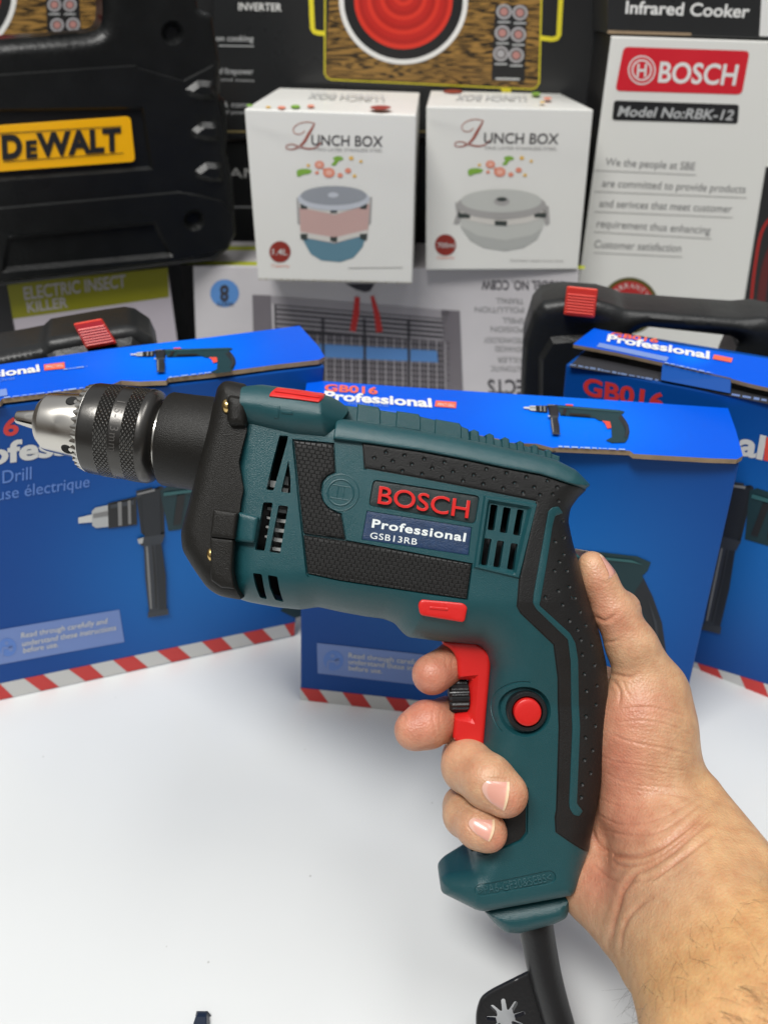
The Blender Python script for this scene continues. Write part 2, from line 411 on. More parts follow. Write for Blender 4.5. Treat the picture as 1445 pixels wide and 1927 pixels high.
pr.text('IMPACT DRILL', (823, 763), (855, 765.5), (824, 758), PWHITE, 3)
pr.text('Impact Drill', (655, 761), (730, 766), (656, 754), TEXTBLUE, 2); pr.text('Perceuse électrique', (660, 773), (760, 780), (661, 766), TEXTBLUE, 2)
pr.build('lettering', t, org); pr = Print(tp)
drill_picture(pr, (985, 767), (190, 11), (-5, -105))
pr.build('drill_picture', t, org)
worn_edge(tp, [(640, 798), (900, 817)], t, org); worn_edge(tp, [(1050, 840), (1180, 846)], t, org)
# torn slot under the lid's front edge: a black patch paints in its shade
link_mesh('torn_slot_shade', [top.pt(935, 823, -.0005) , top.pt(1045, 843, -.0005), top.pt(1045, 852, -.0005), top.pt(940, 842, -.0005)], [(0, 1, 2, 3)], BLACKI, t, origin=org)

# ------------------------------------------------------------------ blue drill carton, left
f = Face.upright(at_height(554, 1197, 0), 18, 0)
BR, TR = f.pt(554, 1197), f.pt(611, 681); BL = f.pt(-60, 1331.5); TL = f.pt(-75, 766)
org = (BL + BR) / 2; t = thing('drill_carton', org, 'closed blue drill carton behind the chuck, turned with its right end away', 'carton', 'blue drill cartons on the table')
u = (TR - TL) / np.linalg.norm(TR - TL); top = Face(TL, u, np.cross(u, np.cross([0, 0, 1.0], u)))
dep = np.cross([0, 0, 1.0], u); dep[2] = 0
bk = [top.pt(-60, 696), top.pt(564, 615)]
fr = [BL, BR, TR - top.n * .003, TL - top.n * .003]; ba = [BL + dep * 0.09, BR + dep * 0.09, bk[1] - top.n * .003, bk[0] - top.n * .003]
carton_shell(fr, ba, 'carton_body', blue_print('blue_print_left', tuple(f.pt(380, 1080) - org), 0.15), t, org)
pr = Print(f)
stripes(pr, (-60, 1299), (556, 1171), (-60, 1330.5), (554, 1195.5), [(-40, 0, -8, 26), (46, 82, 78, 112), (130, 170, 161, 196), (213, 252, 240, 279), (296, 335, 324, 360), (380, 417, 403, 438), (457, 494, 479, 514), (535, 555, 548, 554)])
pr.build('warning_stripe', t, org); pr = Print(f)
instruction_label(pr, [(-40, 1192), (225, 1147), (234.5, 1208), (-40, 1258)], (15, 1218), 17,
    [('Read through carefully and', (40.7, 1201), (202, 1173)), ('understand these instructions', (42.6, 1216.5), (219, 1185.5)), ('before use.', (44.6, 1229), (110.5, 1217))], 10)
pr.build('instruction_label', t, org); pr = Print(f)
pr.text('GB016', (-135, 841), (36, 816.5), (-137, 810), RED, 2, 0.03)
pr.text('Professional', (-95, 886), (268, 833), (-97, 848), PWHITE, 2, 0.035)
pr.text('Impact Drill', (-95, 925), (60, 901.5), (-96, 901), TEXTBLUE, 2, 0.004)
pr.text('Perceuse électrique', (-78, 953), (169, 916), (-79, 931), TEXTBLUE, 2, 0.004)
pr.build('lettering', t, org); pr = Print(f)
drill_picture(pr, (148, 979.5), (467, -72), (-12, -455))
pr.build('drill_picture', t, org)
lid = [(-75, 767), (0, 756), (4, 750), (30, 747), (100, 738.5), (166, 730), (215, 722), (228, 716), (262, 718), (313, 716), (316, 711), (400, 702), (520, 686), (600, 677), (611, 671), (598, 650), (564, 613), (400, 634), (200, 657), (0, 686), (-60, 694)]
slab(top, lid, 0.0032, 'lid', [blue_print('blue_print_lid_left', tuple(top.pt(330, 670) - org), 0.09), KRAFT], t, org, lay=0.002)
tp = top.at(0.0022); pr = Print(tp)
pr.text('Professional', (-115, 724), (76, 698.5), (-114, 711), WHITE, 2, 0.035)
pr.poly([(83, 686), (122, 681.5), (123, 693), (84, 697)], ORANGERED, 2); pr.text('IMPACT DRILL', (87, 693), (120, 689.5), (87, 688), PWHITE, 3)
pr.poly([(-30, 738), (13, 731), (15, 744), (-30, 750)], LIGHTBLUE, 2)
pr.text('Impact Drill', (-60, 726), (28, 714), (-60, 721), TEXTBLUE, 2)
pr.build('lettering', t, org); pr = Print(tp)
drill_picture(pr, (246, 667), (192, -9), (6, -80))
pr.build('drill_picture', t, org)
worn_edge(tp, [(8, 748), (100, 737), (160, 729)], t, org); worn_edge(tp, [(318, 710), (400, 700)], t, org); worn_edge(tp, [(120, 695), (165, 689)], t, org)

# ------------------------------------------------------------------ blue drill carton, right, its lid popped open
f = Face.upright(at_height(1310, 1258, 0), -34, 0)
BL0 = f.uv(1310, 1258); TLu = f.uv(1064, 686)
BL = f.w(TLu[0] + 0.01, 0); TL = f.pt(1064, 686); BR = f.w(0.14, 0); TR = f.w(0.135, f.uv(1445, 752)[1] + 0.004)
org = (BL + BR) / 2; t = thing('drill_carton', org, 'blue drill carton at the right edge with its lid flap popped half open', 'carton', 'blue drill cartons on the table')
u = (TR - TL) / np.linalg.norm(TR - TL); top = Face(TL, u, np.cross(u, np.cross([0, 0, 1.0], u)))
dep = np.cross([0, 0, 1.0], u); D_ = 0.085
carton_shell([BL, BR, TR, TL], [BL + dep * D_, BR + dep * D_, TR + dep * D_, TL + dep * D_], 'carton_body', blue_print('blue_print_right', tuple(f.pt(1420, 1060) - org), 0.13), t, org)
pr = Print(f)
stripes(pr, (1240, 1226), (1500, 1305), (1225, 1246), (1490, 1334), [(1311 - 82, 1349.5 - 82, 1327 - 80, 1367 - 80), (1311, 1349.5, 1327, 1367), (1391, 1435, 1407, 1450)])
pr.build('warning_stripe', t, org); pr = Print(f)
pr.text('GB016', (1096, 741), (1247, 774), (1098, 711), RED, 2, 0.03)
pr.text('Professional', (1105, 790), (1434, 864), (1107, 752), PWHITE, 2, 0.035)
pr.poly([(1440, 822), (1500, 836), (1496, 880), (1436, 866)], BRIGHTRED, 2)
pr.build('lettering', t, org); pr = Print(f)
drill_picture(pr, (1262, 925), (420, 105), (125, -520))
pr.build('drill_picture', t, org)
fl = Face(top.pt(1078, 650, 0.010), u, top.n + 0.16 * dep * -1)
lid = [(1078, 648), (1160, 663), (1246, 682), (1310, 697), (1374, 711), (1376, 713), (1410, 722), (1500, 742), (1540, 700), (1445, 675), (1280, 650), (1117, 618), (1098, 632)]
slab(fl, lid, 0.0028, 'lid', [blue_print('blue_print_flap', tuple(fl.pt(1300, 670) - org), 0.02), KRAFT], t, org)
P = [fl.pt(1246, 684, -.001), fl.pt(1374, 713, -.001), f.pt(1373, 740, .0005), f.pt(1243, 715, .0005)]
link_mesh('lid_tab', P + [p + dep * 0.002 for p in P], [(3, 2, 1, 0), (4, 5, 6, 7), (0, 1, 5, 4), (1, 2, 6, 5), (2, 3, 7, 6), (3, 0, 4, 7)], [blue_print('blue_print_tab', (9, 9, 9), 0.02)], t, origin=org)
pr = Print(fl.at(0.0003))
pr.text('GB016', (1147, 632), (1237, 645), (1150, 625), ORANGERED, 1, 0.03)
pr.text('Professional', (1141, 641), (1334, 675), (1144, 629), WHITE, 2, 0.035)
pr.poly([(1343, 667), (1378, 674), (1375, 682), (1340, 675)], ORANGERED, 2)
pr.poly([(1128, 645), (1258, 672), (1253, 680), (1122, 652)], LIGHTBLUE, 1)
pr.build('lettering', t, org)
link_mesh('opening_shade', [top.pt(1070, 690, .0006), top.pt(1243, 717, .0006), top.pt(1500, 772, .0006), top.pt(1520, 715, .0006), top.pt(1130, 630, .0006)], [(0, 1, 2, 3, 4)], mat('inside_shade', (0.02, 0.02, 0.025), 0.8), t, origin=org)  # dark sheet on the closed top paints the shade inside the open lid
worn_edge(f, [(1072, 686), (1240, 716)], t, org); worn_edge(f, [(1376, 742), (1445, 754)], t, org); worn_edge(fl.at(.0003), [(1250, 682), (1340, 702)], t, org, 0.0007)

# ------------------------------------------------------------------ relief on an upright face
def relief_on(face, outline, height, name, mats, parent, origin, depth, feats=(), holes=(), edge=2.0, ang=35, spacing=6.0, rings=(0.4, 1.5, 3.5, 6.5, 10.0), rr=11.0, extra=None):
    U = lambda p: np.array([face.uv(*q) for q in p]) * 1000
    out = ccw(U(outline)); hs = [ccw(U(h)) for h in holes]
    fs = []; loops = []
    for poly, dz, e in feats:
        q = ccw(resample(U(poly), 4.0)); fs.append((q, dz, e)); loops += [q, offset(q, -e)]
    def H(x, y):
        P = np.column_stack([x, y]); d = np.clip(seg_dist(P, out), 0, rr); z = -rr + np.sqrt(np.maximum(0, rr * rr - (rr - d) ** 2))
        for q, dz, e in fs: z = z + dz * np.clip(seg_dist(P, q) / e, 0, 1)
        for h in hs: z = z - 9.0 * (1 - np.clip(-seg_dist(P, h) / 12.0, 0, 1)) ** 2
        return z
    lp = loops + [offset(h, k) for h in hs for k in (3, 7, 12)]
    V, F = relief(out, H, hs, lp, rings, spacing, 4.0, back=-depth)
    # close the hole's sides
    W = face.a + V[:, :1] * 0.001 * face.u + V[:, 1:2] * 0.001 * face.v + V[:, 2:3] * 0.001 * face.n
    o = link_mesh(name, W, F, mats, parent, origin=origin)
    return autosmooth(o, ang)

BLOWM = mat('black_blow_moulded_plastic', (0.011, 0.0118, 0.0122), 0.38, spec=0.35, grain=0.35, gscale=420, var=0.15, vscale=60)
LATCH = mat('red_latch_plastic', (0.74, 0.042, 0.018), 0.35)

def proj(p):
    d = np.asarray(p) - CAM; return (CX + FPX * (d @ AX) / (d @ AF), CY - FPX * (d @ AU) / (d @ AF))
def stand(face, out):
    """let the two lowest corners of an outline (first and last) reach the table"""
    return [proj(face.w(face.uv(*out[0])[0], 0.0005))] + list(out[1:-1]) + [proj(face.w(face.uv(*out[-1])[0], 0.0005))]
# ------------------------------------------------------------------ black drill case with red latch, right
a = at_height(1000, 1000, 0); a = np.array([0.15, 0.575, 0.0])
f = Face.upright(a, -9, 0)
out = [(978, 1010), (979, 740), (984, 650), (1002, 592), (1020, 572), (1062, 566), (1128, 571), (1160, 580), (1178, 588), (1300, 598), (1400, 605), (1440, 602), (1520, 618), (1560, 660), (1560, 1010)]; out = stand(f, out)
org = f.pt(1270, 900); org = np.array([org[0], org[1], 0.0])
t = thing('tool_case', org, 'black plastic tool case behind the half open carton, red latch beside its carrying handle', 'tool case', 'black tool cases with red latches')
zb = 0.0
relief_on(f, out, None, 'case_shell', [BLOWM], t, org, 48, rr=9, feats=[([(1010, 1000), (1012, 672), (1035, 634), (1110, 628), (1150, 655), (1165, 730), (1385, 745), (1420, 675), (1530, 690), (1530, 1000)], 5, 4)],
          holes=[rounded([(1184, 640), (1215, 622), (1380, 640), (1396, 650), (1372, 700), (1370, 730), (1180, 700)], 12)])
g = f.at(0.004)
def latch(face, quad, parent, org, thick=0.012):
    P = [face.pt(*q, thick) for q in quad]; Q = [face.pt(*q, -0.012) for q in quad]
    V = P + Q; F = [(0, 1, 2, 3), (4, 7, 6, 5), (0, 4, 5, 1), (1, 5, 6, 2), (2, 6, 7, 3), (3, 7, 4, 0)]
    V2, F2 = list(V), list(F)
    for i in range(7):                                   # grip ribs across the latch
        s = 0.12 + i * 0.1; A, B = P[0] + (P[3] - P[0]) * s, P[1] + (P[2] - P[1]) * s
        A, B = A + (B - A) * .06, B + (A - B) * .06; d = (P[3] - P[0]) * 0.035
        b = len(V2); nn = face.n * 0.0012
        V2 += [A - d, B - d, B + nn, A + nn, B + d, A + d]; F2 += [(b, b + 1, b + 2, b + 3), (b + 3, b + 2, b + 4, b + 5)]
    o = link_mesh('latch', V2, F2, LATCH, parent, origin=org); return bevel(o, 0.002, 3)
latch(f, [(1060, 593), (1118, 599), (1125, 544), (1066, 538)], t, org)

# ------------------------------------------------------------------ black drill case with red latch, left
f = Face.upright(np.array([-0.2, 0.535, 0.0]), 17, 0)
out = [(-60, 1000), (-60, 680), (0, 669), (40, 662), (76, 655), (90, 642), (134, 634), (190, 624), (238, 617), (258, 620), (288, 640), (300, 665), (306, 710), (306, 900)]; out = stand(f, out)
c0 = f.pt(120, 800); org = np.array([c0[0], c0[1], 0.0])
t = thing('tool_case', org, 'black plastic tool case peeking over the left blue carton, its red latch leaning', 'tool case', 'black tool cases with red latches')
relief_on(f, out, None, 'case_shell', [BLOWM], t, org, 48, rr=8, feats=[([(85, 900), (88, 668), (104, 660), (200, 642), (248, 634), (276, 655), (294, 700), (294, 900)], 5, 4), ([(-60, 668), (72, 650), (80, 662), (-60, 690)], -4, 3)])
latch(f, [(163, 657), (221, 647), (192, 599), (138, 609)], t, org)

# ------------------------------------------------------------------ insect killer cartons
LIME = prn('lime', (0.46, 0.50, 0.015)); LILAC = prn('lilac_white', (0.58, 0.56, 0.575)); MAUVE = prn('mauve_white', (0.46, 0.42, 0.46))
PCB = prn('device_grey', (0.17, 0.155, 0.17)); PDARK = prn('device_dark', (0.035, 0.032, 0.038)); PBLUE = prn('lamp_blue', (0.10, 0.26, 0.58)); PLIGHT = prn('device_light', (0.36, 0.34, 0.36))
def carton(face, quad, depth, name, label, cat, m, group=None, bottom=None, mats=None, fm=None, taper=0.0):
    P = [face.pt(*q) for q in quad]
    if bottom is not None:
        P[0] = np.array([P[0][0], P[0][1], bottom]); P[1] = np.array([P[1][0], P[1][1], bottom])
    h = np.array([face.n[0], face.n[1], 0]); h /= np.linalg.norm(h)
    org = (P[0] + P[1]) / 2
    t = thing(name, org, label, cat, group)
    hexa(P, [p - h * depth + face.u * taper * (1 if i in (0, 3) else 0) for i, p in enumerate(P)], 'carton_body', mats or [m], t, org, fm)
    return t, org
f = Face.upright(at_height(315, 503, .213), 21, 0)
t, org = carton(f, [(-70, 900), (340, 700), (316, 503), (-70, 552)], 0.11, 'insect_killer_carton', 'insect killer carton with a lime band, lying under the big black case with yellow badge', 'carton', MAUVE, 'insect killer cartons', bottom=0.0, mats=[MAUVE, BLACKI], fm=[0, 0, 0, 1, 0, 0])
pr = Print(f)
pr.poly([(14, 535), (316, 503.5), (318.5, 559), (25, 600)], prn('olive_lime', (0.22, 0.215, 0.008)), 1); pr.poly([(-70, 553), (14, 535.5), (25, 600), (30, 625), (-70, 640)], BLACKI, 1)
pr.text('ELECTRIC INSECT', (47, 564), (238, 539.5), (44, 541), PLIGHT, 2, 0.02); pr.text('KILLER', (53, 588), (129, 578), (50, 569), PLIGHT, 2, 0.02)
pr.build('printed_front', t, org)

f = Face.upright(at_height(805, 500, .215), -2.5, 0)
t, org = carton(f, [(395, 950), (1045, 950), (1090, 508), (363, 500)], 0.10, 'insect_killer_carton', 'white insect killer carton standing upside down under the two lunch box cartons', 'carton', LILAC, 'insect killer cartons', bottom=0.0)
tp = Face(f.pt(363, 500), f.u, [0, 0, 1.0]); pr = Print(tp)
pr.poly([(340, 498), (1100, 506), (1100, 500), (340, 491)], LIME, 1); pr.poly([(380, 463), (1060, 468), (1060, 474), (370, 470)], LIME, 1)
pr.build('lime_band', t, org)
pr = Print(f)
pr.poly([(475, 555), (510, 556), (518, 760), (480, 760)], PCB, 2); pr.poly([(830, 583), (865, 585), (872, 760), (838, 760)], PCB, 2)
pr.poly([(510, 557), (846, 585), (842, 600), (512, 572)], PLIGHT, 2)
pr.poly([(516, 572), (840, 598), (846, 760), (520, 760)], PDARK, 1.5)
for k in range(5): pr.poly([(520, 575 + k * 9), (838, 602 + k * 9), (838, 606 + k * 9), (520, 580 + k * 9)], PLIGHT, 2)
pr.poly([(600, 647), (822, 660), (824, 682), (602, 672)], PBLUE, 3)
for k in range(14): pr.poly([(522, 628 + k * 10), (846, 644 + k * 10), (846, 647.5 + k * 10), (522, 631.5 + k * 10)], PCB, 2)
for k in range(40): x = 524 + k * 8; pr.poly([(x, 626 + k * .4), (x + 2.5, 626 + k * .4), (x + 3.5, 760), (x + 1, 760)], PLIGHT if k % 2 else PCB, 2.4)
for x in (605, 683, 766): pr.poly([(x, 600), (x + 5, 600), (x + 7, 760), (x + 2, 760)], PDARK, 4)
pr.poly([(668, 558), (677, 560), (676, 590), (669, 625), (658, 622), (664, 590)], RED, 4); pr.poly([(697, 558), (703, 556), (714, 590), (720, 624), (708, 626), (704, 592)], RED, 4)
pr.poly([(650, 534), (705, 534), (696, 548), (686, 550), (670, 545)], PDARK, 4)
pr.poly(ellipse(423, 552, 27, 26), PBLUE, 2); pr.text('8', (431, 538), (414, 538), (431, 566), PDARK, 3, 0.04); pr.text('WATT', (440, 569), (408, 568), (440, 576), PDARK, 3, 0.02)
U = lambda s, x1, x0, y, h, m=GREYI, b=0.0: pr.text(s, (x1, y), (x0, y - 1), (x1, y + h), m, 2, b)   # upside-down lettering
U('MODEL NO. CC8W', 1058, 905, 529, 17, PDARK, 0.015)
for i, (s, w) in enumerate([('TRAPALL', 52), ('POLLUTION', 92), ('SMELL', 40), ('POISION', 62), ('TECHNOLOGY', 75), ('ADVANCED', 54), ('KILLER', 50), ('AUTOMATIC', 62)]):
    U(s, 985, 985 - w, 562 + i * 16.5 + (i // 2) * 4, 10)
U('INSECTS', 1030, 917, 716, 26, PDARK, 0.02)
pr.build('printed_front', t, org)

# ------------------------------------------------------------------ lunch box cartons
LB = mat('white_coated_carton', (0.76, 0.76, 0.725), 0.4, coat=0.15, grain=0.12, gscale=28, var=0.03, vscale=15)
LETTER = prn('lettering_grey', (0.075, 0.07, 0.07)); SCRIPT = prn('script_brown', (0.36, 0.10, 0.07)); FINE = prn('fine_grey', (0.30, 0.29, 0.28))
BADGE = prn('badge_brown', (0.27, 0.035, 0.025)); LEAF = prn('leaf_green', (0.22, 0.42, 0.06)); SALMON = prn('salmon', (0.75, 0.27, 0.18)); YELL = prn('yellow_bits', (0.78, 0.48, 0.10))
LIDG = prn('lid_grey', (0.30, 0.32, 0.35)); LIDW = prn('lid_pale', (0.52, 0.55, 0.60)); PINK = prn('tier_pink', (0.55, 0.37, 0.34)); BLUEG = prn('tier_blue', (0.12, 0.24, 0.31)); STEEL = prn('steel_band', (0.62, 0.60, 0.56)); BOWL = prn('bowl_white', (0.52, 0.53, 0.50)); BOWLG = prn('bowl_grey', (0.38, 0.37, 0.36)); CLASP = prn('clasp_dark', (0.05, 0.06, 0.055)); BOWLS = prn('bowl_side', (0.43, 0.44, 0.42))
def veg(pr, M):
    pr.poly([M(*q) for q in spline([(.45, .42), (.50, .44), (.52, .38), (.55, .30), (.60, .26), (.58, .18), (.52, .16), (.47, .22), (.49, .30)], 4)], LEAF, 2)
    pr.poly([M(*q) for q in spline([(.02, .60), (.10, .54), (.20, .58), (.18, .68), (.10, .72), (.03, .78)], 4)], LEAF, 2)
    for x, y, r, m in [(.42, .66, .075, SALMON), (.66, .60, .04, SALMON), (.30, .42, .06, SALMON), (.56, .74, .035, SALMON), (.27, .66, .025, SALMON), (.70, .22, .03, YELL), (.82, .32, .022, YELL), (.74, .76, .025, YELL), (.16, .44, .022, YELL), (.36, .56, .02, SALMON)]:
        pr.poly([M(*q) for q in ellipse(x, y, r, r * 2.0, 18)], m, 2.5)
        if r > .05: pr.poly([M(*q) for q in ellipse(x, y, r * .55, r * 1.1, 16)], prn('salmon_light', (0.82, 0.45, 0.35)), 3)
def script_L(pr, dx, dy, m=SCRIPT):
    c = spline([(592, 232), (588, 240), (581, 252), (573, 266), (563, 276), (550, 281), (539, 279), (541, 273), (552, 272), (566, 277), (582, 280), (596, 277), (604, 268)], 5, False)
    n = len(c); w_ = [1.8 + 3.6 * math.exp(-((i / n - .2) / .14) ** 2) + 1.2 * math.exp(-((i / n - .8) / .1) ** 2) for i in range(n)]
    h = spline([(592, 232), (578, 229.5), (562, 233), (552, 242), (555, 251), (566, 252), (574, 246)], 5, False)
    pr.poly(band(h + np.array([dx, dy]), 1.7), prn('script_light', (0.46, 0.20, 0.15)), 1.8)
    pr.poly(band(c + np.array([dx, dy]), w_), m, 2)
def lunch(face, quad, depth, label, taper=0.0, name='lunch_box_carton'):
    return carton(face, quad, depth, name, label, 'carton', LB, 'lunch box cartons', taper=taper)
f1 = Face.upright(at_height(485, 528, .215), -3.2, 0)
t1, org1 = lunch(f1, [(486, 526), (775, 533), (783, 216), (460, 205)], 0.185, 'white lunch box carton, the more dented one, picturing a pink and blue two tier pot')
pr = Print(f1)
script_L(pr, 0, 0); pr.text('UNCH BOX', (586, 273), (720, 276), (586, 254), LETTER, 2, 0.012); pr.text('TWO LAYER STAINLESS STEEL', (590, 284), (720, 286), (590, 278.5), FINE, 2)
pr.build('lettering', t1, org1); pr = Print(f1)
veg(pr, lambda x, y: (556 + 150 * x, 284 + 62 * y))
# two-tier pot
cx_ = 628
pr.poly([(566, 424), (572, 455), (585, 478), (605, 490), (640, 493), (665, 485), (682, 465), (693, 430)], BLUEG, 2)
pr.poly([(563, 380), (566, 446), (630, 458), (692, 440), (696, 378)], PINK, 2.5)
pr.poly([(566, 436), (630, 447), (692, 432), (692, 441), (630, 457), (566, 446)], STEEL, 3)
pr.poly([(562, 378), (630, 396), (697, 374), (696, 384), (630, 404), (563, 390)], STEEL, 3)
for xx in (572, 628, 684): pr.poly([(xx - 7, 440 + 6 * (xx == 628)), (xx + 7, 440 + 6 * (xx == 628)), (xx + 6, 452 + 4 * (xx == 628)), (xx - 6, 450 + 4 * (xx == 628))], CLASP, 3.5); pr.poly([(xx - 7, 384 + 8 * (xx == 628)), (xx + 7, 384 + 8 * (xx == 628)), (xx + 6, 393 + 8 * (xx == 628)), (xx - 6, 393 + 8 * (xx == 628))], CLASP, 3.5)
pr.poly(ellipse(628, 374, 68, 22), LIDW, 4); pr.poly(ellipse(628, 368, 62, 18), LIDG, 4.5); pr.poly(ellipse(627, 367, 10, 5, 20), LIDW, 5)
pr.poly([(558, 372), (564, 372), (566, 425), (560, 420)], BOWLG, 2); pr.poly([(694, 372), (700, 370), (698, 420), (693, 424)], BOWLG, 2)
pr.poly(ellipse(527, 474, 20, 20), BADGE, 2); pr.text('1.4L', (513, 479), (541, 480), (513, 468), PWHITE, 3, 0.01); pr.text('Capacity', (511, 502), (545, 503), (511, 497), SALMON, 2)
pr.poly([(655, 504), (758, 503), (758, 504.2), (655, 505.2)], FINE, 2)
pr.build('pot_picture', t1, org1)
tp = Face(f1.pt(460, 205), f1.u, [0, 0, 1.0]); pr = Print(tp)
pr.text('LUNCH BOX', (722, 178), (585, 174), (722, 188), SILVERI, 2, 0.01); pr.build('lettering', t1, org1); pr = Print(tp); pr.poly(ellipse(716, 202, 20, 4), BADGE, 2); pr.build('badge', t1, org1); pr = Print(tp)
for x, y, r, m in [(556, 200, 9, LEAF), (530, 202, 8, SALMON), (585, 199, 7, SALMON), (505, 201, 5, YELL), (470, 198, 6, LEAF)]: pr.poly(ellipse(x, y, r, r * .35, 14), m, 2)
pr.build('food_picture', t1, org1)
WORN = prn('worn_card', (0.36, 0.33, 0.27), 0.8)
worn_edge(tp, [(462, 206.5), (540, 209), (640, 213), (782, 217)], t1, org1, 0.0007, 'worn_edge', WORN); worn_edge(f1, [(783, 222), (778, 380), (775, 532)], t1, org1, 0.0006, 'worn_edge', WORN); worn_edge(f1, [(461, 210), (474, 380), (486, 524)], t1, org1, 0.0006, 'worn_edge', WORN); worn_edge(f1, [(487, 525.5), (600, 528), (774, 532.5)], t1, org1, 0.0009, 'worn_edge', WORN)
f2 = Face.upright(at_height(805, 508, .215), 2.0, 0)
t2, org2 = lunch(f2, [(801, 508), (1087, 507), (1116, 206), (802, 200)], 0.138, 'white lunch box carton, the cleaner one, picturing a single white lidded bowl', 0.016)
pr = Print(f2)
script_L(pr, 317, -5); pr.text('UNCH BOX', (910, 269), (1050, 271), (911, 250), LETTER, 2, 0.012); pr.text('ONE LAYER STAINLESS STEEL', (912, 281), (1048, 283), (912, 275.5), FINE, 2)
pr.build('lettering', t2, org2); pr = Print(f2)
veg(pr, lambda x, y: (878 + 148 * x, 284 + 60 * y))
pr.poly([(862, 400), (868, 430), (884, 452), (910, 466), (950, 472), (985, 466), (1010, 450), (1022, 425), (1026, 400)], BOWL, 2)
pr.poly([(866, 425), (884, 452), (910, 466), (950, 472), (985, 466), (1010, 450), (1020, 430), (1000, 442), (950, 452), (900, 444)], BOWLS, 2.3)
pr.poly([(862, 396), (900, 408), (944, 414), (990, 408), (1028, 394), (1026, 408), (990, 420), (944, 425), (900, 420), (864, 410)], STEEL, 3)
for xx, yy in ((873, 405), (942, 419), (1016, 404)): pr.poly([(xx - 12, yy - 4), (xx + 12, yy - 3), (xx + 11, yy + 6), (xx - 11, yy + 5)], CLASP, 3.5)
pr.poly(ellipse(943, 386, 84, 26), BOWLG, 4); pr.poly(ellipse(943, 378, 76, 22), BOWL, 4.5); pr.poly(ellipse(944, 379, 15, 8, 22), BOWLG, 5); pr.poly(ellipse(944, 375, 10, 4, 22), CLASP, 5.4)
pr.poly([(856, 380), (866, 386), (868, 410), (862, 422), (853, 420), (859, 402)], BOWLG, 3); pr.poly([(1022, 386), (1032, 388), (1034, 420), (1026, 424), (1020, 404)], BOWLG, 3)
pr.poly(ellipse(838, 461, 20, 20), BADGE, 2); pr.text('700ml', (823, 466), (855, 466), (823, 457), PWHITE, 3, 0.006); pr.text('Capacity', (822, 487), (855, 487), (822, 482), SALMON, 2)
pr.text('Stainless steel lunch box', (960, 492), (1060, 493), (960, 488), FINE, 2)
pr.build('pot_picture', t2, org2)
tp = Face(f2.pt(802, 200), f2.u, [0, 0, 1.0]); pr = Print(tp)
pr.text('LUNCH BOX', (990, 178), (862, 178), (990, 188), SILVERI, 2, 0.01); pr.build('lettering', t2, org2); pr = Print(tp); pr.poly(ellipse(852, 172, 18, 3.4), BADGE, 2); pr.build('badge', t2, org2); pr = Print(tp)
for x, y, r, m in [(1008, 176, 9, LEAF), (1030, 185, 8, SALMON), (1020, 192, 5, YELL)]: pr.poly(ellipse(x, y, r, r * .35, 14), m, 2)
pr.build('food_picture', t2, org2)
worn_edge(tp, [(803, 201), (950, 203), (1115, 206)], t2, org2, 0.0007, 'worn_edge', WORN); worn_edge(f2, [(1115, 212), (1100, 360), (1088, 504)], t2, org2, 0.0006, 'worn_edge', WORN)

# ------------------------------------------------------------------ infrared cooker cartons behind
CARTONK = mat('black_glossy_carton', (0.020, 0.021, 0.022), 0.3, coat=0.3, grain=0.12, gscale=12, var=0.2, vscale=8)
def wood():
    m = mat('printed_wood_grain', (0.3, 0.17, 0.05), 0.4); nt = m.node_tree; b = nt.nodes['Principled BSDF']
    tc = nt.nodes.new('ShaderNodeTexCoord'); mp = nt.nodes.new('ShaderNodeMapping'); mp.inputs['Scale'].default_value = (6, 1, 85)
    nt.links.new(tc.outputs['Object'], mp.inputs['Vector'])
    n = nt.nodes.new('ShaderNodeTexNoise'); n.inputs['Scale'].default_value = 1.3; n.inputs['Detail'].default_value = 3; n.inputs['Distortion'].default_value = 0.5
    nt.links.new(mp.outputs[0], n.inputs['Vector'])
    w = nt.nodes.new('ShaderNodeMath'); w.operation = 'MULTIPLY'; w.inputs[1].default_value = 75; nt.links.new(n.outputs['Fac'], w.inputs[0])
    s = nt.nodes.new('ShaderNodeMath'); s.operation = 'SINE'; nt.links.new(w.outputs[0], s.inputs[0])
    r = nt.nodes.new('ShaderNodeValToRGB'); r.color_ramp.elements[0].color = (0.02, 0.012, 0.004, 1); r.color_ramp.elements[0].position = 0.25; r.color_ramp.elements[1].color = (0.30, 0.165, 0.04, 1); r.color_ramp.elements[1].position = 0.62
    a = nt.nodes.new('ShaderNodeMapRange'); a.inputs[1].default_value = -1; a.inputs[2].default_value = 1; nt.links.new(s.outputs[0], a.inputs[0])
    nt.links.new(a.outputs[0], r.inputs[0]); nt.links.new(r.outputs[0], b.inputs['Base Color']); return m
WOOD = wood()
def burner_ink():
    m = mat('printed_red_coil', (0.5, 0.02, 0.01), 0.4); nt = m.node_tree; b = nt.nodes['Principled BSDF']
    at = nt.nodes.new('ShaderNodeAttribute'); at.attribute_name = 'r'
    return m
COIL = [prn('coil_bright', (0.62, 0.03, 0.015)), prn('coil_dark', (0.40, 0.012, 0.008)), prn('coil_mid', (0.47, 0.015, 0.01))]
YB = prn('bracket_yellow', (0.72, 0.62, 0.03)); GOLD = prn('gold_line', (0.35, 0.28, 0.12)); BTN = prn('button_grey', (0.36, 0.35, 0.36)); BTND = prn('button_dark', (0.10, 0.09, 0.09)); BTNP = prn('button_pink', (0.42, 0.20, 0.18))
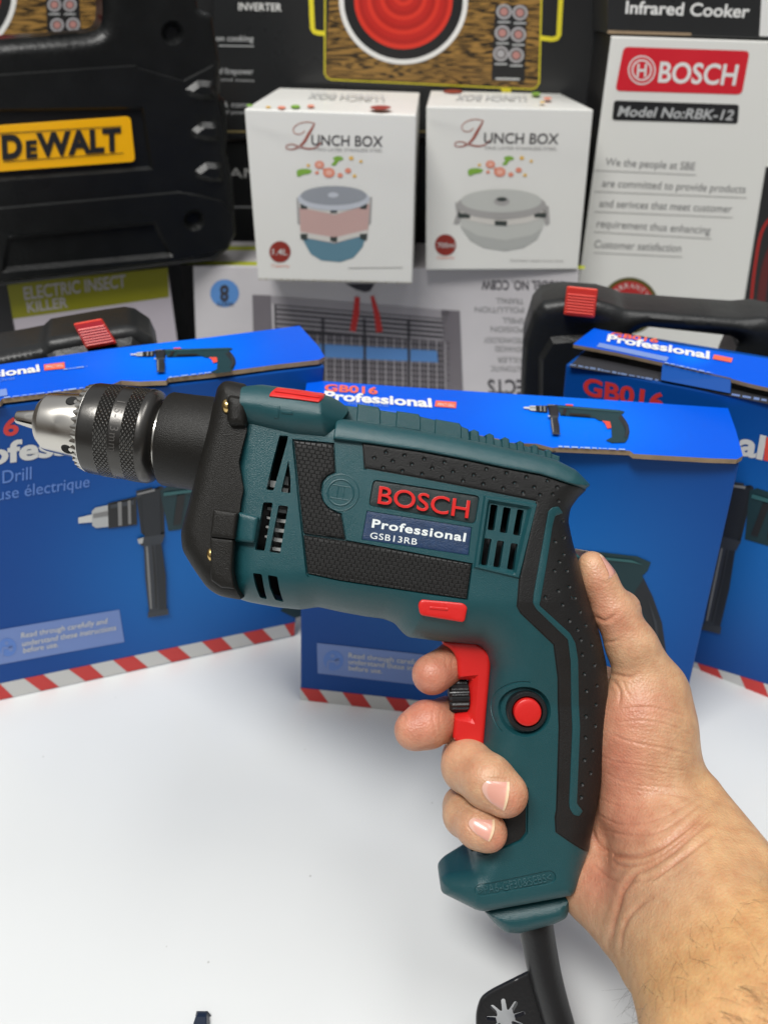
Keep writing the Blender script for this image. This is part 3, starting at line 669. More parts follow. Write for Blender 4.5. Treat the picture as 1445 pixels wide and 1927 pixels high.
def button(pr, x, y, r, pink=True):
    pr.poly(ellipse(x, y, r, r, 24), BTN, 5); pr.poly(ellipse(x, y, r * .72, r * .72, 20), BTND, 5.4); pr.poly(ellipse(x, y, r * .5, r * .5, 18), BTNP if pink else BTN, 5.8)
    pr.poly([(x - r * .8, y + r * 1.25), (x + r * .8, y + r * 1.25), (x + r * .8, y + r * 1.45), (x - r * .8, y + r * 1.45)], SILVERI, 5)
def burner(pr, x, y, R):
    pr.poly(ellipse(x, y, R, R, 72), WHITE, 3); pr.poly(ellipse(x, y, R * .925, R * .925, 72), BLACKI, 3.4)
    for k in range(11):
        q = R * (.765 - k * .066); pr.poly(ellipse(x, y - k * 1.0, q, q, 60), COIL[(0, 1, 2)[k % 3]] if k else COIL[0], 3.8 + k * .3)

fs = Face.upright(np.array([0.1, 0.975, 0.0]), -7, 0)
top_h = 0.62
t, org = carton(fs, [(404, 262), (1141, 262), (1141, -200), (400, -200)], 0.12, 'cooker_carton', 'black carton picturing a cooker with red coil on wood grain, behind the lunch box cartons', 'carton', CARTONK, 'cooker cartons')
pr = Print(fs)
pr.poly([(628, -150), (612, 138), (616, 145), (624, 148), (998, 166), (1006, 164), (1012, 156), (1022, -150)], WOOD, 2)
pr.poly(band([(612, -60), (611, 139), (616, 147), (624, 150), (1000, 168), (1008, 165), (1014, 157), (1020, -60)], 2.4), YB, 2.2)
burner(pr, 759, 0, 121)
pr.poly([(932, 8), (991, 10), (987, 153), (924, 150)], BLACKI, 4)
for (x, y), p in zip([(948, 22), (978, 24), (945, 62), (975, 65), (942, 101), (971, 104)], (1, 1, 1, 1, 0, 1)): button(pr, x, y, 14.5, p)
pr.poly([(932, 146), (978, 147), (977, 151), (932, 150)], SILVERI, 5)
pr.poly(band([(583, -60), (588, 54), (592, 60), (600, 62), (611, 63)], 9), YB, 3); pr.poly(band([(1058, -60), (1051, 66), (1047, 72), (1038, 74), (1015, 71)], 9), YB, 3); pr.poly([(942, 166), (960, 167), (962, 174), (944, 174)], YB, 3)
pr.text('INVERTER', (449, 19), (530, 21), (449, 5), WHITE, 3, 0.012)
pr.text('on cooking', (407, 77), (477, 78), (407, 66), SILVERI, 3, 0.01); pr.poly([(412, 85), (478, 86), (478, 88), (412, 87)], SILVERI, 3)
pr.text('of firepower', (409, 139), (477, 140), (409, 128), SILVERI, 3, 0.006); pr.text('and mains', (416, 152), (478, 154), (416, 147), SILVERI, 3)
pr.text('& conv', (419, 201), (470, 202), (419, 191), SILVERI, 3, 0.006); pr.text('of power', (421, 214), (470, 215), (421, 207), SILVERI, 3)
pr.poly([(404, 246), (1141, 246), (1141, 249), (404, 249)], GOLD, 2)
pr.build('printed_front', t, org)
t, org = carton(fs.at(-0.006), [(330, 700), (1100, 700), (1135, 266), (330, 266)], 0.10, 'black_carton', 'black carton with white serif lettering, under the carton picturing the red coil', 'carton', CARTONK, None, bottom=0.0)
for o in t.children: pass
pr = Print(fs.at(-0.006))
pr.text('MANUAL', (404, 334), (560, 336), (404, 316), WHITE, 2); pr.poly([(430, 388), (700, 390), (700, 393), (430, 391)], SILVERI, 2)
pr.build('printed_front', t, org)

# cooker carton seen through the handle of the big black case
f = Face.upright(np.array([-0.42, 1.0, 0.0]), 10, 0)
t, org = carton(f, [(-60, 560), (398, 520), (398, -200), (-60, -200)], 0.12, 'cooker_carton', 'cooker carton seen only through the carrying handle of the big black case', 'carton', CARTONK, 'cooker cartons', bottom=0.0)
pr = Print(f)
pr.poly([(-60, -150), (-60, 98), (182, 84), (187, -150)], WOOD, 2); pr.poly(band([(187, -100), (184, 52), (180, 62)], 4), YB, 3)
burner(pr, -95, -15, 128)
pr.poly([(84, -60), (147, -60), (154, 90), (91, 92)], BLACKI, 4)
for x, y in [(103, 9), (132, 9), (108, 47), (138, 46)]: button(pr, x, y, 13)
pr.build('printed_front', t, org)

# white cooker carton with red logo, right
WC = mat('white_silver_carton', (0.72, 0.72, 0.685), 0.38, coat=0.15, grain=0.06, gscale=20, var=0.03, vscale=6)
fw = Face.upright(np.array([0.25, 0.86, 0.0]), -4, 0)
t, org = carton(fw, [(1075, 640), (1640, 660), (1640, 84), (1149, 68)], 0.16, 'cooker_carton', 'white cooker carton with a red logo panel and black model strip, tall at the right', 'carton', WC, 'cooker cartons', bottom=0.0, mats=[WC, BLACKI], fm=[0, 0, 1, 0, 0, 0])
pr = Print(fw)
pr.poly(rounded([(1173, 88), (1410, 96), (1395, 178), (1157, 171)], 10), prn('logo_red', (0.60, 0.012, 0.025)), 2)
pr.text('BOSCH', (1237, 154), (1383, 160), (1242, 117), WHITE, 3, 0.02)
for r, m in ((26, WHITE), (23.5, prn('logo_red', (0, 0, 0))), (19, WHITE), (16, prn('logo_red', (0, 0, 0)))): pr.poly(ellipse(1207, 132, r, r * 1.06, 40), m, 3 + (26 - r) * .08)
for k in (-1, 1): pr.poly([(1207 + k * 7 - 2 + 1, 120), (1207 + k * 7 + 2 + 1, 120), (1207 + k * 7 + 1, 145), (1207 + k * 7 - 4 + 1, 145)], WHITE, 5)
pr.poly([(1200, 130), (1214, 130), (1214, 135), (1200, 135)], WHITE, 5)
pr.poly(rounded([(1155, 189), (1390, 197), (1387, 233), (1151, 226)], 6), BLACKI, 2)
pr.text('Model No:RBK-12', (1161, 218), (1377, 226), (1166, 200), SILVERI, 3, 0.02)
for s, x0, x1, y0, y1 in [('We the people at SBE', 1138, 1306, 311, 320), ('are committed to provide products', 1132, 1401, 351, 363), ('and serivces that meet customer', 1127, 1375, 389, 400), ('requirement thus enhancing', 1122, 1335, 427, 440), ('Customer satisfaction', 1117, 1280, 466, 474)]:
    pr.text(s, (x0, y0), (x1, y1), (x0 + 2, y0 - 14), GREYI, 2, 0.002); pr.poly([(1117 + (311 - y0) * -.0, y0 + 9), (x1 + 3, y1 + 9), (x1 + 3, y1 + 10.2), (1117, y0 + 10.2)], FINE, 2)
pr.poly([(1440, 314), (1640, 320), (1600, 720), (1378, 700)], BLACKI, 2)
pr.poly(band(spline([(1470, 390), (1435, 430), (1420, 500), (1410, 600), (1405, 700)], 6, False), 5), COIL[1], 3); pr.poly(band(spline([(1500, 420), (1452, 470), (1432, 560), (1430, 700)], 6, False), 16), prn('glow_maroon', (0.10, 0.008, 0.008)), 2.6)
OL = prn('seal_olive', (0.09, 0.08, 0.015)); SR = prn('seal_red', (0.42, 0.025, 0.025))
pr.poly(ellipse(1184, 575, 54, 53, 60), OL, 2); pr.poly(ellipse(1184, 575, 47, 46, 60), SR, 2.4); pr.poly(ellipse(1184, 577, 24, 23, 40), WHITE, 2.8)
for k, ch in enumerate('WARRANTY'):
    an = math.radians(-146 + k * 16); x, y = 1184 + 33 * math.cos(an), 575 + 33 * math.sin(an); tx, ty = -math.sin(an), math.cos(an)
    pr.text(ch, (x - tx * 3.6, y - ty * 3.6), (x + tx * 3.6, y + ty * 3.6), (x - tx * 3.6 + math.cos(an) * 9, y - ty * 3.6 + math.sin(an) * 9), PWHITE, 3)
pr.build('printed_front', t, org)
fk = fw.at(-0.004)
tz = fw.pt(1149, 68)[2] + 0.002
t, org = carton(fk, [(1142, 64), (1640, 80), (1640, -250), (1146, -250)], 0.15, 'cooker_carton', 'black cooker carton with white lettering, resting on the white cooker carton', 'carton', CARTONK, 'cooker cartons')
pr = Print(fk)
pr.text('Infrared Cooker', (1176, 25), (1408, 33), (1178, 2), WHITE, 2, 0.022)
pr.poly([(1434, -40), (1640, -40), (1640, 74), (1428, 68)], WHITE, 2)
pr.poly([(1143, 57), (1300, 62), (1300, 67), (1142, 63)], KRAFT, 2)
pr.build('printed_front', t, org)

# ------------------------------------------------------------------ big black case with yellow badge
f = Face.upright(at_height(330, 500, .218), 21, 0)
out = [(-90, 552), (330, 500), (402, 492), (432, 470), (446, 440), (440, 340), (431, 300), (426, 288), (430, 252), (425, 186), (416, 180), (415, 118), (405, 60), (400, 26), (376, 18), (360, -60), (-90, -60)]
org = f.pt(180, 518); t = thing('tool_case', org, 'big black case with a yellow badge, resting on the insect killer carton at the left', 'tool case')
CASEB = mat('black_case_plastic', (0.0055, 0.006, 0.0062), 0.34, spec=0.3, grain=0.5, gscale=330, var=0.15, vscale=50)
bump = lambda x, y: [(x, y), (x + 30, y - 22), (x + 60, y - 20), (x + 66, y + 14), (x + 40, y + 16), (x + 18, y + 10)]
relief_on(f, out, None, 'case_shell', [CASEB], t, org, 95, rr=5, spacing=7, feats=[
    ([(-80, 144), (256, 121), (262, 126), (285, 133), (345, 150), (402, 120), (424, 260), (438, 340), (442, 440), (425, 470), (330, 492), (-80, 540)], 4, 1.6),
    ([(-80, 205), (268, 200), (272, 210), (288, 318), (-80, 346)], -4, 3),
    ([(-80, 395), (335, 358), (372, 364), (415, 375), (438, 400), (440, 440), (425, 468), (330, 490), (-80, 538)], 3, 1.6),
    ([(14, 441), (292, 414), (318, 466), (330, 480), (3, 510)], -5, 4),
    (ellipse(325, 62, 22, 24, 24), -7, 5), (ellipse(364, 412, 20, 20, 24), -7, 5),
    (bump(341, 172), 4, 5), (bump(350, 250), 4, 5), (bump(357, 326), 4, 5)],
    holes=[rounded([(-70, 80), (165, 63), (190, 55), (195, 30), (193, -40), (-70, -40)], [4, 20, 24, 20, 10, 4])])
g = f.at(0.003)
pl = rounded([(-80, 242), (246, 219), (255, 304), (-80, 329)], 9)
YEL = mat('yellow_badge', (0.85, 0.42, 0.0), 0.3, coat=0.3)
o = slab(g, pl, 0.006, 'badge', [YEL, YEL], t, org); bevel(o, 0.0006)
pr = Print(g.at(0.0005))
pr.text('D', (5, 298), (43, 295.5), (3, 257), BLACKI, 2, 0.05); pr.text('E', (50, 296.5), (71, 294.5), (49, 267), BLACKI, 2, 0.05); pr.text('WALT', (71, 294), (229, 282), (68, 253), BLACKI, 2, 0.045)
pr.poly([(-60, 254), (229, 237), (229, 238.6), (-60, 256)], BLACKI, 2); pr.poly([(7, 304), (233, 287.5), (233, 289), (7, 305.6)], BLACKI, 2)
o = pr.build('lettering', t, org)

# ------------------------------------------------------------------ dark tip at the bottom edge
a = at_height(381, 1904, 0.005)
V = []; sec = [(0, .0034, .0050), (-.003, .0042, .0062), (-.02, .0075, .0072), (-.1, .011, .008)]
for y, w, h in sec: V += [(a[0] - w, a[1] + y, .0005), (a[0] + w, a[1] + y, .0005), (a[0] + w * .7, a[1] + y, h), (a[0] - w * .7, a[1] + y, h)]
F = [(0, 3, 2, 1)] + [(4 * k + i, 4 * k + 4 + i, 4 * k + 4 + (i + 1) % 4, 4 * k + (i + 1) % 4) for k in range(3) for i in range(4)] + [(12, 13, 14, 15)]
o = link_mesh('plastic_tip', V, [q[::-1] for q in F], mat('navy_plastic', (0.012, 0.02, 0.04), 0.35), origin=(a[0], a[1], 0)); o.location = (a[0], a[1], 0)
bevel(o, 0.0008, 3); tag(o, 'dark navy tapered plastic tip lying on the table at the bottom edge', 'plastic tip')
# ------------------------------------------------------------------ THE DRILL (its own frame: x right, y up, z towards the camera, millimetres)
DD = 385.0
def Lz(px, py, z=0.0):
    s = (DD - z) / FPX; return np.array([(px - CX) * s, -(py - CY) * s])
def LP(pts, z=0.0): return np.array([Lz(x, y, z) for x, y in pts])
ROT = Matrix(((1, 0, 0), (0, math.sin(PITCH), -math.cos(PITCH)), (0, math.cos(PITCH), math.sin(PITCH))))
DM = Matrix.Translation(Vector(CAM + AF * (DD / 1000))) @ ROT.to_4x4()

TEAL = mat('teal_housing_plastic', (0.0075, 0.056, 0.066), 0.33, grain=0.35, gscale=2600, var=0.10, vscale=70)
BLKP = mat('black_gear_housing_plastic', (0.0085, 0.0078, 0.0066), 0.42, spec=0.27, grain=0.45, gscale=2200, var=0.2, vscale=80)
RUB = mat('black_rubber', (0.009, 0.009, 0.009), 0.47, spec=0.35, grain=0.35, gscale=1500, var=0.2, vscale=60)
REDP = mat('red_switch_plastic', (0.56, 0.014, 0.012), 0.33, grain=0.12, gscale=900, var=0.05)
BLKS = mat('black_satin_plastic', (0.010, 0.010, 0.011), 0.32, grain=0.2, gscale=1200)
DARKIN = mat('interior_shade', (0.004, 0.004, 0.004), 0.8)  # near-black colour standing in for unlit depth
def rubber_basket():
    m = mat('black_basket_rubber', (0.010, 0.0098, 0.0095), 0.44, spec=0.38); nt = m.node_tree; b = nt.nodes['Principled BSDF']
    tc = nt.nodes.new('ShaderNodeTexCoord'); mp = nt.nodes.new('ShaderNodeMapping'); mp.inputs['Rotation'].default_value = (0, 0, math.radians(9)); mp.inputs['Scale'].default_value = (1000, 1000, 1000)
    nt.links.new(tc.outputs['Object'], mp.inputs['Vector'])
    ns = nt.nodes.new('ShaderNodeTexNoise'); ns.inputs['Scale'].default_value = 0.35; nt.links.new(mp.outputs[0], ns.inputs['Vector'])
    ad = nt.nodes.new('ShaderNodeVectorMath'); ad.operation = 'MULTIPLY_ADD'; ad.inputs[1].default_value = (0.8, 0.8, 0)
    nt.links.new(ns.outputs['Color'], ad.inputs[0]); nt.links.new(mp.outputs[0], ad.inputs[2])
    br = nt.nodes.new('ShaderNodeTexBrick'); br.inputs['Scale'].default_value = 1.0; br.inputs['Brick Width'].default_value = 2.6; br.inputs['Row Height'].default_value = 1.8
    br.inputs['Mortar Size'].default_value = 0.30; br.inputs['Mortar Smooth'].default_value = 1.0; br.offset = 0.5; br.offset_frequency = 2
    nt.links.new(ad.outputs[0], br.inputs['Vector'])
    iv = nt.nodes.new('ShaderNodeMath'); iv.operation = 'SUBTRACT'; iv.inputs[0].default_value = 1; nt.links.new(br.outputs['Fac'], iv.inputs[1])
    bp = nt.nodes.new('ShaderNodeBump'); bp.inputs['Strength'].default_value = 0.9; bp.inputs['Distance'].default_value = 0.0007
    nt.links.new(iv.outputs[0], bp.inputs['Height']); nt.links.new(bp.outputs['Normal'], b.inputs['Normal']); return m
BASKET = rubber_basket()

drill = thing('power_drill', (0, 0, 0), 'teal and black power drill with steel chuck and red trigger, held up in a hand', 'power drill')
drill.matrix_world = DM
def part(name, V, F, m, parent=None, ang=32, fm=None):
    o = link_mesh(name, np.asarray(V, float) / 1000, F, m, parent or drill, fm); return autosmooth(o, ang)

HULL_PX = [(446, 737), (470, 731), (520, 730), (600, 745), (640, 788), (720, 801), (790, 812), (880, 829), (950, 844), (1000, 854), (1042, 866), (1078, 884), (1106, 913), (1098, 923),
           (1084, 937), (1070, 957), (1066, 980), (1074, 1018), (1090, 1075), (1106, 1132), (1124, 1188), (1137, 1245), (1142, 1300), (1137, 1380), (1128, 1460), (1116, 1530), (1102, 1590), (1087, 1630), (1076, 1668), (1070, 1676),
           (908, 1706), (829, 1673), (826, 1647), (839, 1636), (886, 1619), (892, 1600), (896, 1540), (900, 1480), (905, 1400), (914, 1300), (920, 1250), (912, 1225), (898, 1212), (830, 1206), (768, 1198), (757, 1190), (742, 1172), (722, 1164), (690, 1160), (640, 1151), (600, 1142), (566, 1147), (520, 1142), (470, 1133), (440, 1123), (425, 1080), (425, 960), (440, 860)]
hull_z = lambda py: np.interp(py, [700, 860, 950, 1120, 1330, 1590, 1680], [19, 18, 15, 9, 6, 7, 14])
HULL = ccw(np.array([Lz(x, y, 5 if (x < 890 and y > 1600) else hull_z(y)) for x, y in HULL_PX])); HULL = rounded(HULL, 1.4, 3)
def hull_H(x, y):
    py = CY - y * FPX / (DD - 25); px = CX + x * FPX / (DD - 25); return np.interp(py, [700, 1130, 1200, 1330, 1560, 1700], [31, 31, 28.5, 23.0, 22.5, 24.0]) - 11.5 * np.clip((898 - px) / 72, 0, 1) * np.clip((py - 1590) / 25, 0, 1)
def hull_R(x, y):
    py = CY - y * FPX / (DD - 25); return np.interp(py, [780, 900, 1060, 1130, 1210, 1330, 1600, 1680], [11, 13, 20, 23, 20, 17.5, 15, 7])
def hull_h(x, y):
    x = np.atleast_1d(np.asarray(x, float)); y = np.atleast_1d(np.asarray(y, float))
    H, R = hull_H(x, y), hull_R(x, y); d = np.clip(seg_dist(np.column_stack([x, y]), HULL), 0, R)
    return H - R + np.sqrt(np.maximum(0, R * R - (R - d) ** 2))
def S(pts, dz=0.0, hf=hull_h, it=4):
    """survey points -> places on the drill's near side"""
    p = np.asarray(pts, float); z = np.full(len(p), 28.0)
    for _ in range(it):
        s = (DD - z - dz) / FPX; x, y = (p[:, 0] - CX) * s, -(p[:, 1] - CY) * s; z = hf(x, y)
    return np.column_stack([x, y])
def S3(px, py, dz=0.0, hf=hull_h):
    q = S([(px, py)], dz, hf)[0]; return np.array([q[0], q[1], hf(q[0], q[1])[0] + dz])

RINGS = (0.12, 0.5, 1.2, 2.3, 3.8, 5.8, 8.2, 11.0, 14.5)
vent_px = [[(526, 819), (542.5, 820), (541, 830), (515, 923), (501, 921.5), (511, 877)], [(543, 866), (547, 900), (546.7, 928), (528.7, 925.6)],
           [(495.5, 945), (513.5, 946), (498, 1037), (480, 1035)], [(524.6, 950.5), (542.6, 952.5), (527, 1042), (507, 1039)],
           [(476, 1078), (493, 1080.6), (497, 1105), (503, 1128), (490, 1125), (481, 1103)], [(504, 1082), (522, 1085), (526, 1108), (534, 1133), (518, 1129), (508, 1106)],
           [(923.7, 948.6), (937, 951), (930, 998.8), (917.5, 997)], [(948, 953.8), (961.8, 956.5), (954, 1004), (940.3, 1001.5)], [(974, 958), (986, 960), (978.4, 1009), (965.3, 1006)],
           [(911.6, 1012.6), (925.5, 1014.3), (916.8, 1065), (904.7, 1063.5)], [(935.9, 1016.7), (949, 1018.8), (941, 1069), (928, 1067)], [(961.8, 1022), (975, 1023.7), (967, 1074), (954, 1071)]]
vents = [rounded(ccw(S(v)), 0.7, 3) for v in vent_px]
front_patch = [(553, 829), (627, 836), (630, 888), (616, 894), (606, 906), (603, 924), (607, 942), (618, 957), (632, 965), (641, 968), (649, 1014), (571, 1003)]
low_patch = [(571, 1007), (649, 1018), (720, 1031), (800, 1046), (887, 1062), (878, 1127), (800, 1116), (700, 1101), (640, 1092), (579, 1079)]
plate = [(702, 902), (903, 933), (894, 987), (693, 952)]; label = [(690, 960.5), (888, 992), (882, 1046), (680, 1016)]
strip_rec = [(676, 829), (684, 884)]
feats = []
def feat(px, dz, e=0.35, grow=0.0, rr=None, conv=True):
    q = ccw(S(px) if conv else px)
    if rr: q = rounded(q, rr, 4)
    if grow: q = offset(q, grow)
    q = resample(q, 1.5); feats.append((q, dz, e))
feat(front_patch, -1.5, grow=0.7); feat(low_patch, -1.5, grow=0.6)
feat(plate, -1.6, 0.4, rr=2.2); feat(label, -0.8, 0.4)
feat([(910, 932), (1012, 948), (977, 1090), (890, 1069)], 1.2, 0.8); feat([(917, 940), (1000, 954), (969, 1082), (899, 1064)], -2.2, 1.4)
bc = S([(988, 1339)])[0]
feat(ellipse(bc[0], bc[1], 12.0, 12.0, 48), -3.0, 1.6, conv=False)
feat(band(ellipse(bc[0] - .4, bc[1] - .2, 14.2, 14.4, 30, math.radians(80), math.radians(225)), 0.9), -0.5, 0.3, conv=False)
feat(band([Lz(x, y, 31) for x, y in [(551, 832), (560, 925), (577, 1082), (581, 1086)]], 0.7), -0.7, 0.25, conv=False)
feat([(988, 1480), (994, 1483), (993, 1568), (980, 1584), (944, 1598), (889, 1608), (860, 1600), (870, 1480)], -1.2, 0.4)
feat(np.array([*ellipse(905, 1675, 13, 13, 12, PI / 2 - .18, 3 * PI / 2 - .18), *ellipse(1033, 1651, 13, 13, 12, -PI / 2 - .18, PI / 2 - .18)]), -0.7, 0.4)
feat([(682, 838), (692, 845), (690, 884), (684, 884)], -0.6, 0.3)
def hull_full(x, y):
    z = hull_h(x, y); P = np.column_stack([x, y])
    for q, dz, e in feats: z = z + dz * np.clip(seg_dist(P, q) / e, 0, 1)
    return z
loops = [l for q, dz, e in feats for l in (q, offset(q, -e))]
V, F = relief(HULL, hull_full, vents, loops, RINGS, 2.4, 1.6, back='mirror', hole_depth=5)
housing = part('motor_housing', V, F, TEAL)

# dark motor inside, seen through the slots
def tubeverts(path, rad, n=16, cap=True):
    path = np.asarray(path, float); rad = np.broadcast_to(np.asarray(rad, float), (len(path),)); t = np.gradient(path, axis=0); V, F = [], []
    ref = np.array([0, 0, 1.0]); u = None
    for p, d, r in zip(path, t, rad):
        d = d / np.linalg.norm(d)
        if u is None: u = np.cross(d, ref) if abs(d @ ref) < .9 else np.cross(d, [1, 0, 0])
        u = u - d * (u @ d); u /= np.linalg.norm(u); v = np.cross(d, u)
        V += [p + r * (math.cos(a) * u + math.sin(a) * v) for a in np.linspace(0, 2 * PI, n, endpoint=False)]
    for k in range(len(path) - 1):
        for i in range(n): j = (i + 1) % n; F.append((k * n + i, k * n + j, (k + 1) * n + j, (k + 1) * n + i))
    if cap: F += [tuple(range(n))[::-1], tuple(range((len(path) - 1) * n, len(path) * n))]
    return np.array(V), F
def boxverts(c, u, v, w):
    c, u, v, w = map(lambda q: np.array(q, float), (c, u, v, w))
    V = [c + a * u + b * v + d * w for d in (-1, 1) for a, b in ((-1, -1), (1, -1), (1, 1), (-1, 1))]
    return V, [(3, 2, 1, 0), (4, 5, 6, 7), (0, 1, 5, 4), (1, 2, 6, 5), (2, 3, 7, 6), (3, 0, 4, 7)]
def merge(*parts):
    V, F = [], []
    for v, f in parts:
        b = len(V); V += list(v); F += [tuple(i + b for i in q) for q in f]
    return V, F
a = Lz(455, 985, 20); b = Lz(1000, 1040, 0)
core = tubeverts([(*a, 0), (*b, 0)], 15, 32)
MOTOR = mat('motor_core', (0.05, 0.05, 0.052), 0.5)
part('motor_core', *core, MOTOR)
fq = offset(resample(HULL, 4), -5.5)
fr_ = [(*p, z) for z in (7.0, -7.0) for p in fq]; nq = len(fq)
V, F = relief(fq, lambda x, y: np.full(len(x), 7.0), (), (), (), 6, 4, back='mirror')
part('dark_liner', V, F, DARKIN)  # added dark liner, so the vents look dark and not see-through
FINM = mat('pale_fan_blade', (0.42, 0.43, 0.42), 0.45)
fins = []
for px, py, l, dy in [(521, 912, 10, 3), (536, 924, 8, 2.6), (540, 905, 5, 4), (512, 958, 6, 1.2), (533, 962, 8, 1.5), (531, 980, 9, 1.6), (529, 998, 9, 1.6), (527, 1016, 9, 1.6), (510, 975, 5, 1.0), (508, 992, 5, 1.0), (506, 1010, 5, 1.0), (524, 1033, 9, 1.4)]:
    c = Lz(px, py, 20); fins.append(boxverts((c[0], c[1], 20), (l * .25, -.3, 0), (0.1, dy * .5, 0), (0, 0, 4)))
part('fan_blades', *merge(*fins), FINM, ang=20)

# gear housing
GEAR_PX = [(470, 728), (440, 722), (428, 723), (416, 734), (410, 760), (398, 815), (386, 862), (372, 915), (360, 960), (349, 1000), (352, 1034), (374, 1070), (398, 1104), (418, 1117), (455, 1129), (441, 1102), (436, 1074), (436, 1034), (439, 1018), (451, 963), (453, 944), (458, 921), (454, 899), (449, 869), (455, 844), (465, 808), (460, 797), (462, 772), (469, 739)]
GEAR_EXT = ccw(LP(GEAR_PX[:15] + [(600, 1160), (620, 735)], 16)); GEAR_EXT = rounded(GEAR_EXT, 3, 4)
def gear_h(x, y):
    x = np.atleast_1d(np.asarray(x, float)); y = np.atleast_1d(np.asarray(y, float)); R = 10.0
    d = np.clip(seg_dist(np.column_stack([x, y]), GEAR_EXT), 0, R); return 33.2 - R + np.sqrt(np.maximum(0, R * R - (R - d) ** 2))
seam = S(GEAR_PX[14:], 0, gear_h)
g2 = np.concatenate([LP(GEAR_PX[:14], 16), seam])
g2 = rounded(ccw(g2), [2.5] * 14 + [1.2] * (len(g2) - 14), 3)
V, F = relief(g2, gear_h, (), (), RINGS, 2.4, 1.6, back='mirror')
gear = part('gear_housing', V, F, BLKP)
def panel(name, px, t, er, m, hf=hull_h, parent=None, rnd=0.0, sink=1.5, extra=None, dim=None, spacing=2.4):
    q = ccw(S(px, t * .5, hf))
    if rnd: q = rounded(q, rnd, 4)
    dims = S(dim, t, hf) if dim is not None else np.zeros((0, 2))
    def H(x, y):
        P = np.column_stack([x, y]); d = np.clip(seg_dist(P, q), 0, er); z = hf(x, y) + t - er + np.sqrt(np.maximum(0, er * er - (er - d) ** 2))
        for c in dims:
            r = np.hypot(x - c[0], y - c[1]) / 1.15; z = z - 0.85 * np.clip(1 - r * r, 0, 1)
        return z
    ex = [q_ for c in dims for q_ in ([c] + list(c + ellipse(0, 0, .6, .6, 7)) + list(c + ellipse(0, 0, 1.15, 1.15, 9)) + list(c + ellipse(0, 0, 1.35, 1.35, 9)))]
    V, F = relief(q, H, (), (), [er * k for k in (.12, .45, 1.0)], spacing, 1.4, extra=ex, skirt=sink + t)
    return part(name, V, F, m, parent)
panel('screw_boss', [(431, 742), (467, 748), (463, 803), (433, 803), (427, 790), (426, 752)], 4.0, 3.6, BLKP, gear_h, gear, 1.5)
panel('screw_boss', [(403, 958), (449, 965), (442, 1015), (397, 1010)], 4.0, 1.2, BLKP, gear_h, gear, .6)
panel('screw_boss', [(397, 1010), (441, 1015), (437, 1072), (442, 1108), (418, 1106), (398, 1092)], 2.5, 1.0, BLKP, gear_h, gear, .6)
panel('latch_block', [(450, 963), (488, 973), (480, 1022), (438, 1018)], 4.2, 1.6, TEAL, hull_h, housing, 1.2)
BRASS = mat('brass_screw', (0.75, 0.52, 0.20), 0.22, 1.0)
def dome(c, ax, r, h, n=24, k=6):
    ax = np.array(ax, float); ax /= np.linalg.norm(ax); u = np.cross(ax, [0, 1, 0.1]); u /= np.linalg.norm(u); v = np.cross(ax, u); V, F = [], []
    for i in range(k + 1):
        a = PI / 2 * i / k; rr, hh = r * math.cos(a), h * math.sin(a)
        V += [np.array(c) + ax * hh + rr * (math.cos(t) * u + math.sin(t) * v) for t in np.linspace(0, 2 * PI, n, endpoint=False)]
    for i in range(k):
        for j in range(n): F.append((i * n + j, i * n + (j + 1) % n, (i + 1) * n + (j + 1) % n, (i + 1) * n + j))
    return V, F
for px, py, z in ((427, 765, 33.0), (398, 1044, 31.5)):
    c = Lz(px, py, z); part('screw', *dome((c[0], c[1], z), (-1, -.12, .3), 3.5, 2.3), BRASS, gear)

# mode switch tunnel on top
SW = [(463, 735), (500, 727), (560, 735), (622, 746), (642, 757), (657, 770), (648, 788), (640, 800), (632, 812), (625, 833), (590, 830), (555, 827), (500, 818), (464, 806)]
swp = rounded(ccw(LP(SW, 21)), 1.5, 3)
def sw_h(x, y):
    x = np.atleast_1d(np.asarray(x, float)); y = np.atleast_1d(np.asarray(y, float)); R = 13.0
    d = np.clip(seg_dist(np.column_stack([x, y]), ccw(LP([(400, 722), (500, 727), (560, 735), (622, 746), (700, 762), (690, 842), (625, 833), (555, 827), (464, 806), (400, 800)], 21))), 0, R)
    z = 37.5 - R + np.sqrt(np.maximum(0, R * R - (R - d) ** 2))
    ex = x - Lz(608, 790, 30)[0] + (y - Lz(608, 790, 30)[1]) * 0.12          # chamfered right end
    return z - np.clip(ex, 0, 14) * 1.15
lp = [LP([(608, 745), (606, 830), (611, 830), (613, 745)], 26)]
V, F = relief(swp, sw_h, (), lp, (0.12, .5, 1.2, 2.3, 3.8, 5.8, 8.2), 2.2, 1.5, back='mirror')
sw = part('mode_switch_housing', V, F, TEAL)
e1 = panel('direction_mark', [(517, 783), (523, 784), (523, 764), (527, 764), (525, 784), (523, 788), (517, 787)], 0.35, .2, TEAL, sw_h, sw); panel('direction_mark', [(529, 773), (551, 775), (551, 780), (529, 778)], 0.35, .2, TEAL, sw_h, sw)
ms = panel('mode_switch', [(506, 746), (509, 739), (522, 728.5), (560, 733), (613, 741), (609, 750), (600, 757.5), (560, 752)], 1.0, .8, REDP, sw_h, sw, .6, sink=2)
panel('switch_ridge', [(516, 737), (522, 733), (610, 745), (606, 750)], 1.7, .6, REDP, sw_h, sw, .3, sink=1.5)

